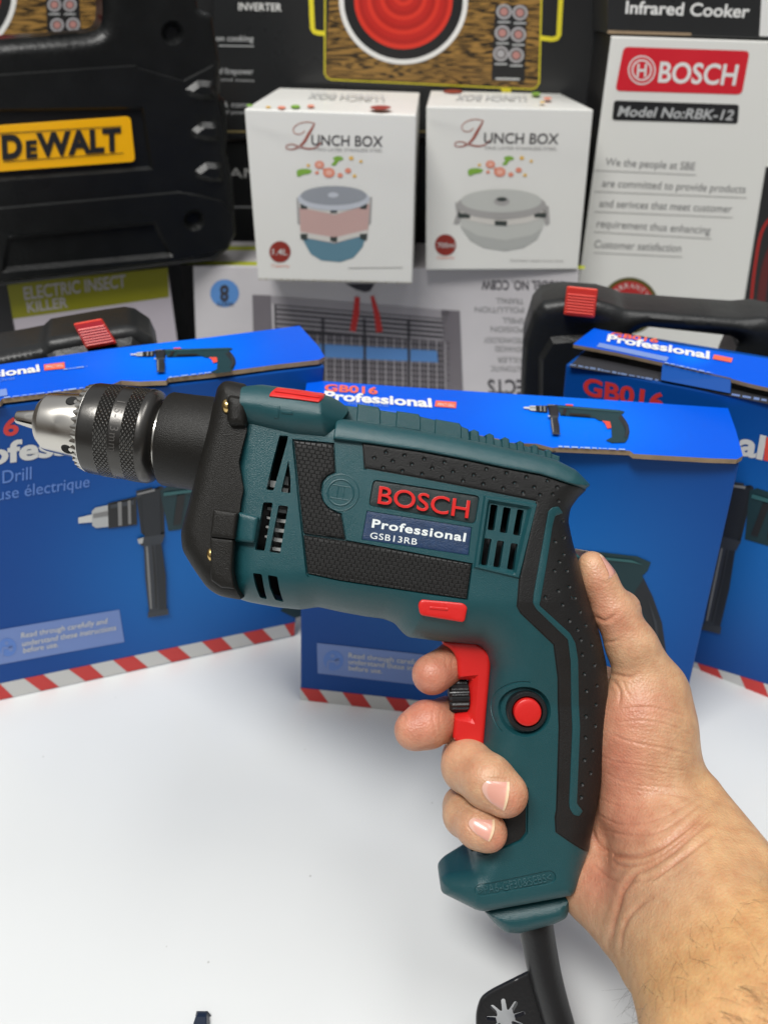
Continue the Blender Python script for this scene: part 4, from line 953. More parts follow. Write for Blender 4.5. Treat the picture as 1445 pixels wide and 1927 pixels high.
# top ledge and grip ridges
RIM = [(637, 791), (720, 802), (790, 813), (880, 830), (950, 845), (1000, 855), (1042, 867), (1078, 886), (1106, 914), (1100, 919), (1072, 909), (1020, 892), (951, 879), (880, 864), (790, 847), (700, 834), (628, 825)]
top = LP(RIM[:9], hull_z(800)); low = S(RIM[9:], 2.6)
rim = ccw(np.concatenate([top, low])); rim = offset(resample(rim, 3), 0.25)
def rim_h(x, y):
    P = np.column_stack([x, y]); d = np.clip(seg_dist(P, rim), 0, 1.2); return hull_h(x, y) + 1.6 + np.sqrt(np.maximum(0, 1.44 - (1.2 - d) ** 2))
V, F = relief(rim, rim_h, (), (), (.12, .5, 1.2, 2.2, 3.6), 2.0, 1.5, back='mirror')
part('top_ledge', V, F, TEAL, housing)
ridges = []
def prism(px, zt, zb, bev=0.5, z0=12):
    q = ccw(LP([(x_, y_ - 9) for x_, y_ in px], z0)); n = len(q); V = []
    for z, o in ((zt, -bev), (zt - bev, 0), (zb + bev, 0), (zb, -bev)): V += [(*p, z) for p in offset(q, o)]
    F = [tuple(range(n)), tuple(range(3 * n, 4 * n))[::-1]]
    for k in range(3):
        for i in range(n): j = (i + 1) % n; F.append((k * n + j, k * n + i, (k + 1) * n + i, (k + 1) * n + j))
    return V, F
ridges.append(prism([(630, 806), (648, 773), (671, 776), (720, 783), (790, 794), (866, 812), (880, 818), (884, 846)], 15, -15))
for q in ([(671, 806), (673, 771), (712, 777), (716, 783), (716, 812)], [(744, 815), (746, 784), (787, 790), (791, 796), (791, 822)], [(816, 828), (818, 799), (863, 807), (867, 813), (867, 838)]): ridges.append(prism(q, 15.6, -15.6))
for x, y, w in ((891, 820, 20), (920, 827, 18), (949, 834, 17), (977, 841, 16), (1004, 848, 15), (1030, 857, 14)): ridges.append(prism([(x - w * .4, y + 22), (x - w * .4, y + 1), (x, y - 2), (x + w * .45, y + 2), (x + w * .5, y + 26)], 14, -14))
ridges.append(prism([(866, 846), (868, 822), (950, 840), (1010, 854), (1052, 868), (1052, 880)], 13, -13))
part('grip_ridges', *merge(*ridges), TEAL, housing, 25)

# rubber panels, plates and lettering
panel('side_grip', front_patch, 0.2, 0.7, BASKET, hull_h, housing, .5, sink=1.8)
panel('side_grip', low_patch, 0.2, 0.7, BASKET, hull_h, housing, .5, sink=1.8)
BLKPL = mat('dark_plate', (0.016, 0.026, 0.027), 0.36, grain=0.3, gscale=1500, var=0.3, vscale=120)
NAVY = mat('navy_sticker', (0.008, 0.030, 0.085), 0.42, grain=0.5, gscale=1800, var=0.45, vscale=600)
INKW = mat('white_sticker_ink', (0.66, 0.70, 0.70), 0.45)
base_plate = panel('logo_plate', [(703, 903), (902, 934), (893, 986), (694, 951.5)], -1.0, 0.3, BLKPL, hull_h, housing, 2.0, sink=0.8)
base_label = panel('model_label', [(690.5, 961.5), (887, 992.5), (881, 1045), (681, 1015.5)], -0.25, 0.3, NAVY, hull_h, housing, .3, sink=0.8)
def flat_text(name, s, p0, p1, top, dz, m, parent, bold=0.0, ext=0.0, bev=0.0, space=1.0, hf=hull_h):
    v, f = glyphs(s, bold, ext, bev, space); v = v.copy()
    A, B, T = (S3(*q, dz, hf) for q in (p0, p1, top)); x0, x1 = v[:, 0].min(), v[:, 0].max(); z0 = v[:, 2].min()
    W = [A + (B - A) * ((q[0] - x0) / (x1 - x0)) + (T - A) * (q[1] / CAP) + np.array([0, 0, 1]) * ((q[2] - z0) * np.linalg.norm(T - A) / CAP) for q in v]
    return part(name, W, f, m, parent, 40)
flat_text('logo_letters', 'BOSCH', (710, 947), (880, 975), (714, 915), -1.0, REDP, base_plate, 0.0, 0.07, 0.010)
flat_text('lettering', 'Professional', (699, 992), (875, 1019), (701.5, 977), -0.2, INKW, base_label, 0.028, 0, 0, 1.12)
flat_text('lettering', 'GSB13RB', (696, 1012.8), (784, 1025.5), (697.5, 1001.5), -0.2, INKW, base_label, 0.006, 0, 0, 1.1)
# round embossed emblem
def ring3(c, r, w, z, n=48):
    return tubeverts([(c[0] + r * math.cos(t), c[1] + r * math.sin(t), z) for t in np.linspace(0, 2 * PI, n)], w, 8, False)
c = S([(641, 927)])[0]; zz = hull_h(*c)[0]
em = [ring3(c, 8.3, .32, zz), ring3(c, 5.9, .55, zz)]
rt = math.radians(-9)
def seg(x0, y0, x1, y1, w=.38):
    R_ = lambda x, y: (c[0] + x * math.cos(rt) - y * math.sin(rt), c[1] + x * math.sin(rt) + y * math.cos(rt), zz)
    return tubeverts([R_(x0, y0), R_((x0 + x1) / 2, (y0 + y1) / 2), R_(x1, y1)], w, 8)
em += [seg(-4.3, 3.0, 4.3, 3.0), seg(-4.3, -3.0, 4.3, -3.0), seg(-1.4, 3, -1.4, -3), seg(1.4, 3, 1.4, -3)]
disc = [(c[0] + 8.3 * math.cos(t), c[1] + 8.3 * math.sin(t), zz + .18) for t in np.linspace(0, 2 * PI, 40, endpoint=False)]
em.append((disc + [(x, y, z - 3) for x, y, z in disc], [tuple(range(40))] + [((i + 1) % 40, i, i + 40, (i + 1) % 40 + 40) for i in range(40)]))
part('emblem', *merge(*em), TEAL, housing)

# rear rubber grip with dimples (wraps round the back)
top_e = [(682, 833), (790, 849), (880, 866), (951, 881), (1020, 894), (1072, 911), (1100, 921)]
rear_px = [(1099, 923), (1084, 937), (1070, 957), (1066, 980), (1074, 1018), (1090, 1075), (1106, 1132), (1124, 1188), (1137, 1245), (1142, 1300), (1137, 1380), (1128, 1460), (1116, 1530), (1102, 1590)]
inner = [(1088, 1594), (1046, 1566), (1044.5, 1538), (1047, 1525), (1052, 1369), (1050, 1276), (1042, 1213), (980, 1154), (973, 1141), (977, 1090), (1010, 942), (960, 932), (860, 912), (760, 893), (687, 880)]
q = np.concatenate([S(top_e, .6), np.array([Lz(x, y, hull_z(y)) for x, y in rear_px]), S(inner, .6)]); rub = ccw(q)
rub = offset(resample(rub, 2.0), 0.0)
dim_px = [(704, 862), (739, 868), (775, 874), (813, 881), (852, 888), (891, 894), (929, 901), (968, 909), (1005, 917), (726, 851), (761, 857), (798, 864), (836, 870), (876, 877), (915, 883), (953, 890), (990, 898), (1030, 905),
          (721, 880), (757, 886), (794, 892), (832, 898), (871, 905), (909, 911), (947, 919), (984, 927), (1048, 917), (1016, 931), (1050, 942), (1040, 930),
          (1044, 1019), (1060, 1012), (1052, 1057), (1060, 1043), (1043, 1074), (1066, 1074), (1050, 1112), (1070, 1104), (1026, 1124), (1058, 1138), (1081, 1125), (1075, 1124), (1071, 1168), (1090, 1152), (1086, 1185), (1101, 1177), (1092, 1204),
          (1095, 1232), (1112, 1214), (1099, 1268), (1117, 1252), (1103, 1300), (1122, 1290), (1102, 1348), (1120, 1326), (1101, 1388), (1119, 1366), (1099, 1430), (1114, 1412), (1095, 1476), (1110, 1455), (1093, 1500), (1058, 980)]
dims = S(dim_px, .7)
def rub_h(x, y):
    P = np.column_stack([x, y]); d = np.clip(seg_dist(P, rub), 0, .7); z = hull_h(x, y) + 0.1 + np.sqrt(np.maximum(0, .49 - (.7 - d) ** 2))
    for c_ in dims:
        r = np.hypot(x - c_[0], y - c_[1]) / 1.15; z = z - 0.9 * np.clip(1 - r * r, 0, 1)
    return z
ex = [p for c_ in dims for p in ([c_] + list(c_ + ellipse(0, 0, .6, .6, 7)) + list(c_ + ellipse(0, 0, 1.15, 1.15, 9)) + list(c_ + ellipse(0, 0, 1.4, 1.4, 9)))]
V, F = relief(offset(rub, 0.3), rub_h, (), (), (.3, .6, 1.0, 2.0, 3.8, 5.8, 8.2), 2.2, 1.5, extra=ex, back='mirror')
part('rear_grip', V, F, RUB, housing, 40)
stripe = [(1031, 962), (1038, 955), (1050, 953), (1059, 966), (1044, 971), (1039, 990), (1017, 1127), (1014, 1139), (1072, 1192), (1082, 1210), (1087, 1240), (1091, 1369), (1085, 1512), (1096, 1526), (1089, 1536), (1078, 1533), (1071, 1521), (1070, 1509), (1076, 1369), (1073, 1245), (1068, 1204), (1008, 1146), (1002, 1135), (1003, 1120)]
panel('grip_stripe', stripe, 1.25, 0.4, TEAL, hull_h, housing, .8, sink=1.0)
panel('front_grip', [(989, 1484), (989, 1566), (978, 1580), (944, 1594), (886, 1604), (878, 1560), (884, 1482)], 0.1, 0.6, RUB, hull_h, housing, 1.0, sink=1.6)
panel('seam_pad', [(683, 838), (690, 842), (692, 876), (687, 880)], -0.2, .2, RUB, hull_h, housing)

# reversing lever, lock button, trigger
rv = panel('reverse_lever', [(786, 1137), (792, 1127), (830, 1130), (871, 1134), (879, 1142), (873, 1171), (830, 1164), (790, 1157)], 4.2, 1.0, REDP, lambda x, y: hull_h(x, y) * 0 + 27.2, None, 1.6, sink=7)
panel('lever_mark', [(808, 1140), (842, 1143), (842, 1148), (808, 1145)], 4.55, .2, REDP, lambda x, y: hull_h(x, y) * 0 + 27.2, rv, sink=.4)
def lathe(O, ax, prof, n=48, up=(0, 0, 1)):
    O, ax = np.array(O, float), np.array(ax, float); ax /= np.linalg.norm(ax); u = np.cross(up, ax); u /= np.linalg.norm(u); v = np.cross(ax, u); V, F = [], []
    for t, r in prof: V += [O + ax * t + r * (math.cos(a) * u + math.sin(a) * v) for a in np.linspace(0, 2 * PI, n, endpoint=False)]
    for k in range(len(prof) - 1):
        for i in range(n): j = (i + 1) % n; F.append((k * n + i, k * n + j, (k + 1) * n + j, (k + 1) * n + i))
    return V, F
bz = hull_h(*bc)[0]; bq = S([(992, 1340)], 1.5)[0]
part('button_collar', *lathe((bq[0], bq[1], bz - 4), (0, 0, 1), [(0, 9.4), (4.6, 9.4), (5.1, 9.0), (5.1, 7.4), (4.2, 6.9), (1, 6.9)], 48, (1, 0, 0)), BLKS)
part('lock_button', *lathe((bq[0], bq[1], bz - 4), (0, 0, 1), [(0, 6.4), (6.2, 6.4), (6.7, 6.1), (6.95, 5.6), (7.1, 4), (7.15, 2), (7.2, .01)], 48, (1, 0, 0)), REDP)
TR = [(831, 1203), (894, 1206), (912, 1217), (922, 1232), (922, 1254), (914, 1340), (909, 1403), (885, 1400), (862, 1396), (853, 1390), (851, 1384), (855, 1345), (879, 1341), (883, 1281), (862, 1279), (860, 1262), (859, 1243), (853, 1228), (845, 1219), (832, 1211)]
tp_ = ccw(LP(TR, 8)); tp_ = rounded(tp_, 0.8, 3)
notch = ccw(LP([(855, 1352), (892, 1360), (899, 1268), (860, 1272), (830, 1280), (830, 1350)], 9))
def tr_h(x, y):
    P = np.column_stack([x, y]); R = 2.2; d = np.clip(seg_dist(P, tp_), 0, R)
    return 11.5 - R + np.sqrt(np.maximum(0, R * R - (R - d) ** 2)) - 4.5 * np.clip(seg_dist(P, notch) / 4.0, 0, 1)
V, F = relief(tp_, tr_h, (), (notch, offset(notch, -2), offset(notch, -4)), (.12, .5, 1.2, 2.2), 1.6, 1.2, back='mirror')
trg = part('trigger', V, F, REDP, None, 28)
wc = Lz(864, 1311, 4); n = 44; prof = [(-4.6, 6.8), (-4.0, 7.9), (4.0, 7.9), (4.6, 7.0), (4.8, .01)]
V, F = lathe((wc[0], wc[1], 2.5), (1, 0.03, 0), [(-5.2, .01), (-5.2, 6.8)] + prof[1:], 72)
V = np.array(V); ax = np.array([1, .03, 0])
for i, p in enumerate(V):
    k = i % 72
    if 72 * 2 <= i < 72 * 4 and k % 4 < 2: d = p - np.array([wc[0], wc[1], 2.5]); d[0] = 0; V[i] = p - d * 0.1
part('speed_dial', V, F, BLKS, trg, 20)

# foot, cable sleeve, key holder
BO = ccw(LP([(898, 1690), (925, 1722), (943, 1738), (969, 1740), (1036, 1722), (1060, 1710), (1072, 1660)], 3)); BO = rounded(BO, 2, 3)
def bo_h(x, y):
    d = np.clip(seg_dist(np.column_stack([x, y]), BO), 0, 9); return 9 + np.sqrt(np.maximum(0, 81 - (9 - d) ** 2))
V, F = relief(BO, bo_h, (), (), (.12, .5, 1.2, 2.3, 3.8, 5.8), 2.2, 1.5, back='mirror')
part('cable_boss', V, F, TEAL, housing)
flat_text('moulded_text', '>PA6-GF30&SEBS<', (901, 1683), (1038, 1657), (898, 1667), -0.6, TEAL, housing, 0.0, 0.06, 0.012)
CORD = mat('black_cord_sleeve', (0.011, 0.011, 0.012), 0.3, grain=0.15, gscale=600)
P0, P1, P2 = Lz(1003, 1715), Lz(1024, 1830), Lz(1051, 1927)
path = spline([(*P0, 0), (*P1, 1), (*P2, 2), (*Lz(1085, 2030), 6), (*Lz(1150, 2120), 14), (*Lz(1260, 2170), 26), (*Lz(1420, 2200), 40)], 8, False)
rad = np.interp(np.arange(len(path)), [0, 8, 16, 24, 48], [8.9, 8.2, 7.7, 5.5, 4.2])
cord = part('power_cord', *tubeverts(path, rad, 28), CORD)
tab = ccw(LP([(1004, 1826), (993, 1833), (925, 1867), (905, 1881), (896, 1908), (896, 1945), (912, 1985), (950, 2008), (1000, 1995), (1045, 1945), (1035, 1900), (1018, 1840)], 2)); tab = rounded(tab, 4, 4)
cc = Lz(953, 1924, 4); st = []
for k in range(9):
    a = math.radians(98 - k * 40); d = 6.5 * math.pi / 180; r1, r0 = (10.2 if k < 7 else 10), 4.6; w = 1.05
    n_ = np.array([math.cos(a), math.sin(a)]); m_ = np.array([-n_[1], n_[0]])
    st += [cc + n_ * r0 + m_ * 1.25, cc + n_ * (r1 - .7) + m_ * w, cc + n_ * r1 + m_ * .5, cc + n_ * r1 - m_ * .5, cc + n_ * (r1 - .7) - m_ * w, cc + n_ * r0 - m_ * 1.25]
def tab_h(x, y):
    d = np.clip(seg_dist(np.column_stack([x, y]), tab), 0, 1.2); return .3 + np.sqrt(np.maximum(0, 1.44 - (1.2 - d) ** 2))
V, F = relief(tab, tab_h, [np.array(st)], (), (.12, .5, 1.2), 2.0, 1.2, back='mirror', hole_depth=3.0)
part('key_holder', V, F, CORD, cord)

# collar and chuck
AXD = np.array([math.cos(math.radians(-8.2)), math.sin(math.radians(-8.2)), 0.0]); K = DD / FPX
tip = np.array([*Lz(33, 785), 0.0])
ax_y = lambda t: tip + AXD * t * K
def px_prof(p): return [(t * K, r * K) for t, r in p]
part('collar', *lathe(tip, AXD, px_prof([(284, 60), (284, 82), (286, 86.5), (290, 88.5), (330, 89), (400, 92), (440, 96), (440, 10)]), 80), BLKP)
CHB = mat('blackened_steel_sleeve', (0.085, 0.082, 0.078), 0.30, 0.9, var=0.2, vscale=60, grain=0.08, gscale=500)
def knurled():
    m = mat('knurled_blackened_steel', (0.12, 0.116, 0.11), 0.28, 0.92); nt = m.node_tree; b = nt.nodes['Principled BSDF']
    uv = nt.nodes.new('ShaderNodeUVMap'); hs = []
    for sgn in (1, -1):
        dt = nt.nodes.new('ShaderNodeVectorMath'); dt.operation = 'DOT_PRODUCT'; dt.inputs[1].default_value = (PI / 1.65 * .82, sgn * PI / 1.65 * .57, 0)
        nt.links.new(uv.outputs[0], dt.inputs[0]); s = nt.nodes.new('ShaderNodeMath'); s.operation = 'SINE'; nt.links.new(dt.outputs['Value'], s.inputs[0])
        a = nt.nodes.new('ShaderNodeMath'); a.operation = 'ABSOLUTE'; nt.links.new(s.outputs[0], a.inputs[0]); hs.append(a)
    mn = nt.nodes.new('ShaderNodeMath'); mn.operation = 'MINIMUM'; nt.links.new(hs[0].outputs[0], mn.inputs[0]); nt.links.new(hs[1].outputs[0], mn.inputs[1])
    mr = nt.nodes.new('ShaderNodeMapRange'); mr.inputs[2].default_value = 0.5; nt.links.new(mn.outputs[0], mr.inputs[0])
    mx = nt.nodes.new('ShaderNodeMix'); mx.data_type = 'RGBA'; mx.inputs[6].default_value = (.02, .02, .02, 1); mx.inputs[7].default_value = (.17, .165, .155, 1); nt.links.new(mr.outputs[0], mx.inputs[0]); nt.links.new(mx.outputs[2], b.inputs['Base Color'])  # groove shade is painted into the base colour
    bp = nt.nodes.new('ShaderNodeBump'); bp.inputs['Strength'].default_value = 1.0; bp.inputs['Distance'].default_value = 0.0012
    nt.links.new(mn.outputs[0], bp.inputs['Height']); nt.links.new(bp.outputs['Normal'], b.inputs['Normal']); return m
KN = knurled()
prof = [(146, 62), (146, 81), (148, 84.5), (152, 85.6), (177, 86.6), (178, 87.2), (204, 87.8), (205, 87.2), (226, 87.6), (227, 88.3), (252, 89), (253, 88.4), (258, 88.6), (264, 86.4), (271, 80), (276, 72), (274, 68), (262, 66), (262, 30)]
pm = px_prof(prof); N = 120; V, F = lathe(tip, AXD, pm, N)
fm = []
for k in range(len(prof) - 1): fm += [1 if k in (5, 9) else 0] * N
chuck = part('chuck', V, F, [CHB, KN], None, 25, fm)
ul = chuck.data.uv_layers.new(name='UVMap'); uvs = np.zeros((len(chuck.data.loops), 2)); li = 0
for p in chuck.data.polygons:
    k, i = divmod(p.index, N); r = 88 * K
    for q, idx in enumerate(p.vertices):
        ring, ang = divmod(idx, N); ang = ang if not (i == N - 1 and ang == 0) else N
        uvs[li] = (pm[ring][0], ang / N * 2 * PI * r); li += 1
ul.data.foreach_set('uv', uvs.ravel())
STEEL_ = mat('bright_steel', (0.62, 0.60, 0.56), 0.24, 1.0, grain=0.06, gscale=300)
def brushed():
    m = mat('turned_steel', (0.64, 0.61, 0.56), 0.26, 1.0); nt = m.node_tree; b = nt.nodes['Principled BSDF']; b.inputs['Anisotropic'].default_value = 0.5
    return m
TURN = brushed()
part('chuck_ring', *lathe(tip, AXD, px_prof([(262, 55), (262, 68), (283, 68), (283, 76), (285, 76), (285, 55)]), 64), STEEL_, chuck)
part('chuck_nose', *lathe(tip, AXD, px_prof([(36, 14), (37, 20), (39, 24), (49, 43), (51, 45), (58, 52), (61, 54), (66, 55.5), (128, 61.5), (150, 62)]), 80), TURN, chuck, 12)
# toothed key ring
n = 36 * 6; V, F = [], []; u = np.array([0, 0, 1.0]); v = np.cross(AXD, u)
for j in range(n):
    ph = (j % 6) / 6; wv = 0.5 - 0.5 * math.cos(2 * PI * ph); th = 2 * PI * j / n; d = math.cos(th) * u + math.sin(th) * v
    tf = 131 + 8 * (1 - wv)
    for t, r in ((138, 60), (tf + 4, 62 + 5 * (1 - wv)), (tf, 74), (tf + 2, 80), (145.5, 84), (146.5, 83.5)): V.append(tip + AXD * t * K + d * r * K)
for j in range(n):
    a, b = j * 6, ((j + 1) % n) * 6
    for k in range(5): F.append((a + k, a + k + 1, b + k + 1, b + k))
part('key_ring', V, [f_[::-1] for f_ in F], STEEL_, chuck, 25)
# jaws
jw = []
for j in range(3):
    th0 = 2 * PI * j / 3 + 0.5; sec = []
    for t, r in ((0, 11), (2, 12.6), (42, 20)):
        sec.append([tip + AXD * t * K + (math.cos(th) * u + math.sin(th) * v) * rr * K for th, rr in [(th0 + .12, 2.0)] + [(th0 + .12 + (2 * PI / 3 - .24) * q / 8, r) for q in range(9)]])
    Vj = [p for s in sec for p in s]; m_ = 10; Fj = [tuple(range(m_))[::-1]] + [(k * m_ + i, k * m_ + (i + 1) % m_, (k + 1) * m_ + (i + 1) % m_, (k + 1) * m_ + i) for k in range(2) for i in range(m_)]
    part('jaw', Vj, Fj, TURN, chuck, 30)
for px, py, up_ in ((139, 755, 1), (127, 846, -1)):
    A = np.array([*Lz(px, py, 10), 0]); t = (A - tip) @ AXD; c0 = tip + AXD * t; off = (A - c0) @ np.cross([0, 0, 1], AXD); R_ = 60.5 * K
    z = math.sqrt(max(1, R_ ** 2 - off ** 2)); c1 = c0 + np.cross([0, 0, 1], AXD) * off + np.array([0, 0, z]); nrm = (c1 - c0) / np.linalg.norm(c1 - c0)
    part('key_hole_shade', *lathe(c1 - nrm * 1.5, nrm, [(1.55, .01), (1.55, 2.5), (1.75, 2.8), (1.2, 3.1)], 28, AXD), DARKIN, chuck)  # dark disc on the nose surface, painting in the shade of a hole
# size marking engraved round the sleeve
v_, f_ = glyphs('1.5-13mm', 0.0, space=1.15); h_ = 15 * K / CAP; W = []
for q in v_:
    th = math.radians(38) - q[0] * h_ / (88 * K); t = (208 + (q[1] / CAP) * 15) * K
    W.append(tip + AXD * t + (math.cos(th) * u + math.sin(th) * np.cross(u, AXD) * -1 * -1) * (88.0 * K))
part('size_marking', W, f_, mat('etched_steel', (0.10, 0.095, 0.09), 0.5, 0.6), chuck)
# ------------------------------------------------------------------ THE HAND (signed distance body, one continuous surface)
def HP(px, py, z): q = Lz(px, py, z); return np.array([q[0], q[1], z])
GS = 1.0
lo = np.array([0.0, -232.0, -52.0]); hi = np.array([168.0, -8.0, 152.0])
nx, ny, nz = [int((hi[i] - lo[i]) / GS) + 1 for i in range(3)]
BIG = 60.0
gx, gy, gz = lo[0] + GS * np.arange(nx, dtype=np.float32), lo[1] + GS * np.arange(ny, dtype=np.float32), lo[2] + GS * np.arange(nz, dtype=np.float32)
def smin(a, b, k):
    h = np.maximum(k - np.abs(a - b), 0) / k; return np.minimum(a, b) - h * h * h * k / 6
def box_idx(mn, mx):
    i0 = np.clip(np.floor((mn - lo) / GS).astype(int), 0, [nx, ny, nz]); i1 = np.clip(np.ceil((mx - lo) / GS).astype(int) + 1, 0, [nx, ny, nz]); return i0, i1
def add(field, fn, mn, mx, k):
    i0, i1 = box_idx(np.asarray(mn) - k - 5, np.asarray(mx) + k + 5)
    if (i1 <= i0).any(): return
    s = tuple(slice(a, b) for a, b in zip(i0, i1))
    X, Y, Z = np.meshgrid(gx[s[0]], gy[s[1]], gz[s[2]], indexing='ij')
    field[s] = smin(field[s], fn(X, Y, Z).astype(np.float32), k)
def cap(a, b, r1, r2):
    a, b = np.asarray(a, float), np.asarray(b, float); ba = b - a; L = ba @ ba
    def fn(X, Y, Z):
        h = np.clip(((X - a[0]) * ba[0] + (Y - a[1]) * ba[1] + (Z - a[2]) * ba[2]) / L, 0, 1)
        return np.sqrt((X - a[0] - h * ba[0]) ** 2 + (Y - a[1] - h * ba[1]) ** 2 + (Z - a[2] - h * ba[2]) ** 2) - (r1 + (r2 - r1) * h)
    r = max(r1, r2); return fn, np.minimum(a, b) - r, np.maximum(a, b) + r
def ell(c, r, rot=0.0):
    c = np.asarray(c, float); cs, sn = math.cos(rot), math.sin(rot)
    def fn(X, Y, Z):
        x, y, z = X - c[0], Y - c[1], Z - c[2]; x, y = x * cs + y * sn, -x * sn + y * cs
        k0 = np.sqrt((x / r[0]) ** 2 + (y / r[1]) ** 2 + (z / r[2]) ** 2); k1 = np.sqrt((x / r[0] ** 2) ** 2 + (y / r[1] ** 2) ** 2 + (z / r[2] ** 2) ** 2)
        return k0 * (k0 - 1) / np.maximum(k1, 1e-5)
    m = max(r); return fn, c - m, c + m
new = lambda: np.full((nx, ny, nz), BIG, np.float32)
def chain(field, pts, k):
    for (p, r1), (q, r2) in zip(pts[:-1], pts[1:]): add(field, *cap(HP(*p), HP(*q), r1, r2), k)

body = new()
# thenar, palm, heel, wrist, forearm
add(body, *ell(HP(1212, 1420, 12), (22.5, 44, 21), 0.10), 6)
add(body, *cap(HP(1236, 1305, 0), HP(1262, 1560, 14), 15.5, 19), 12)
add(body, *cap(HP(1150, 1330, -22), HP(1140, 1500, -20), 15, 15), 10)
add(body, *cap(HP(1150, 1480, -12), HP(1128, 1665, 6), 15, 18.0), 12)
add(body, *cap(HP(1128, 1665, 6), HP(1196, 1716, 26), 18.5, 20.5), 12)
add(body, *cap(HP(1210, 1530, 14), HP(1275, 1608, 34), 20, 25.5), 14)
add(body, *cap(HP(1196, 1716, 26), HP(1262, 1790, 52), 20.5, 24), 14)
wa, wb = HP(1278, 1612, 34), HP(1262, 1742, 48)
fa, fb = HP(1486, 1925, 108), HP(1374, 1992, 112)
add(body, *cap(wa, fa, 25.5, 28.5), 12); add(body, *cap(wb, fb, 24, 28.0), 12)
add(body, *cap((wa + wb) / 2 - [0, 0, 4], (fa + fb) / 2, 26, 30), 10)
add(body, *cap(fa, HP(1720, 2260, 165), 28.5, 32), 12); add(body, *cap(fb, HP(1620, 2360, 165), 28, 32), 12)
# tendons and the thumb base bone
add(body, *cap(HP(1322, 1500, 16), HP(1400, 1640, 52), 10, 16), 14)
# thumb
th = new()
chain(th, [((1114, 1064, 9), 6.9), ((1126, 1092, 11), 8.3), ((1156, 1152, 12), 9.7), ((1188, 1215, 11), 12.0), ((1224, 1292, 7), 15.2), ((1236, 1360, 6), 17)], 5)
add(th, *ell(HP(1118, 1076, 12), (6.6, 9.5, 6.5), 0.42), 4)
add(th, *ell(HP(1168, 1146, 8), (9.5, 9, 8.5), 0.4), 5)
body = smin(body, th, 9)
# fingers
def finger(pts, k=5, kj=2.0):
    global body
    f_ = new(); chain(f_, pts, k); body = smin(body, f_, kj)
finger([((1150, 1300, -24), 11.5), ((1010, 1238, -36), 9.4), ((905, 1226, -22), 9.3), ((860, 1240, -6), 9.6), ((813, 1269, 8), 10.0)], 5, 1.2)
finger([((1150, 1360, -26), 11.5), ((1000, 1350, -37), 10), ((890, 1345, -24), 10.5), ((845, 1352, -8), 10.6), ((802, 1364, 7), 11.3), ((779, 1374, 9), 9.8)], 5, 1.2)
finger([((1150, 1430, -26), 11), ((1000, 1425, -37), 9.8), ((895, 1418, -18), 10.2), ((876, 1428, -2), 11.2), ((880, 1442, 12), 12.2), ((918, 1470, 26), 12.0), ((950, 1494, 30), 10.6)], 6, 1.2)
finger([((1140, 1510, -24), 10), ((1000, 1515, -35), 8.8), ((892, 1508, -14), 9.2), ((872, 1518, 2), 9.6), ((874, 1534, 12), 9.8), ((900, 1556, 24), 9.6), ((919, 1567, 27), 8.7)], 6, 1.0)

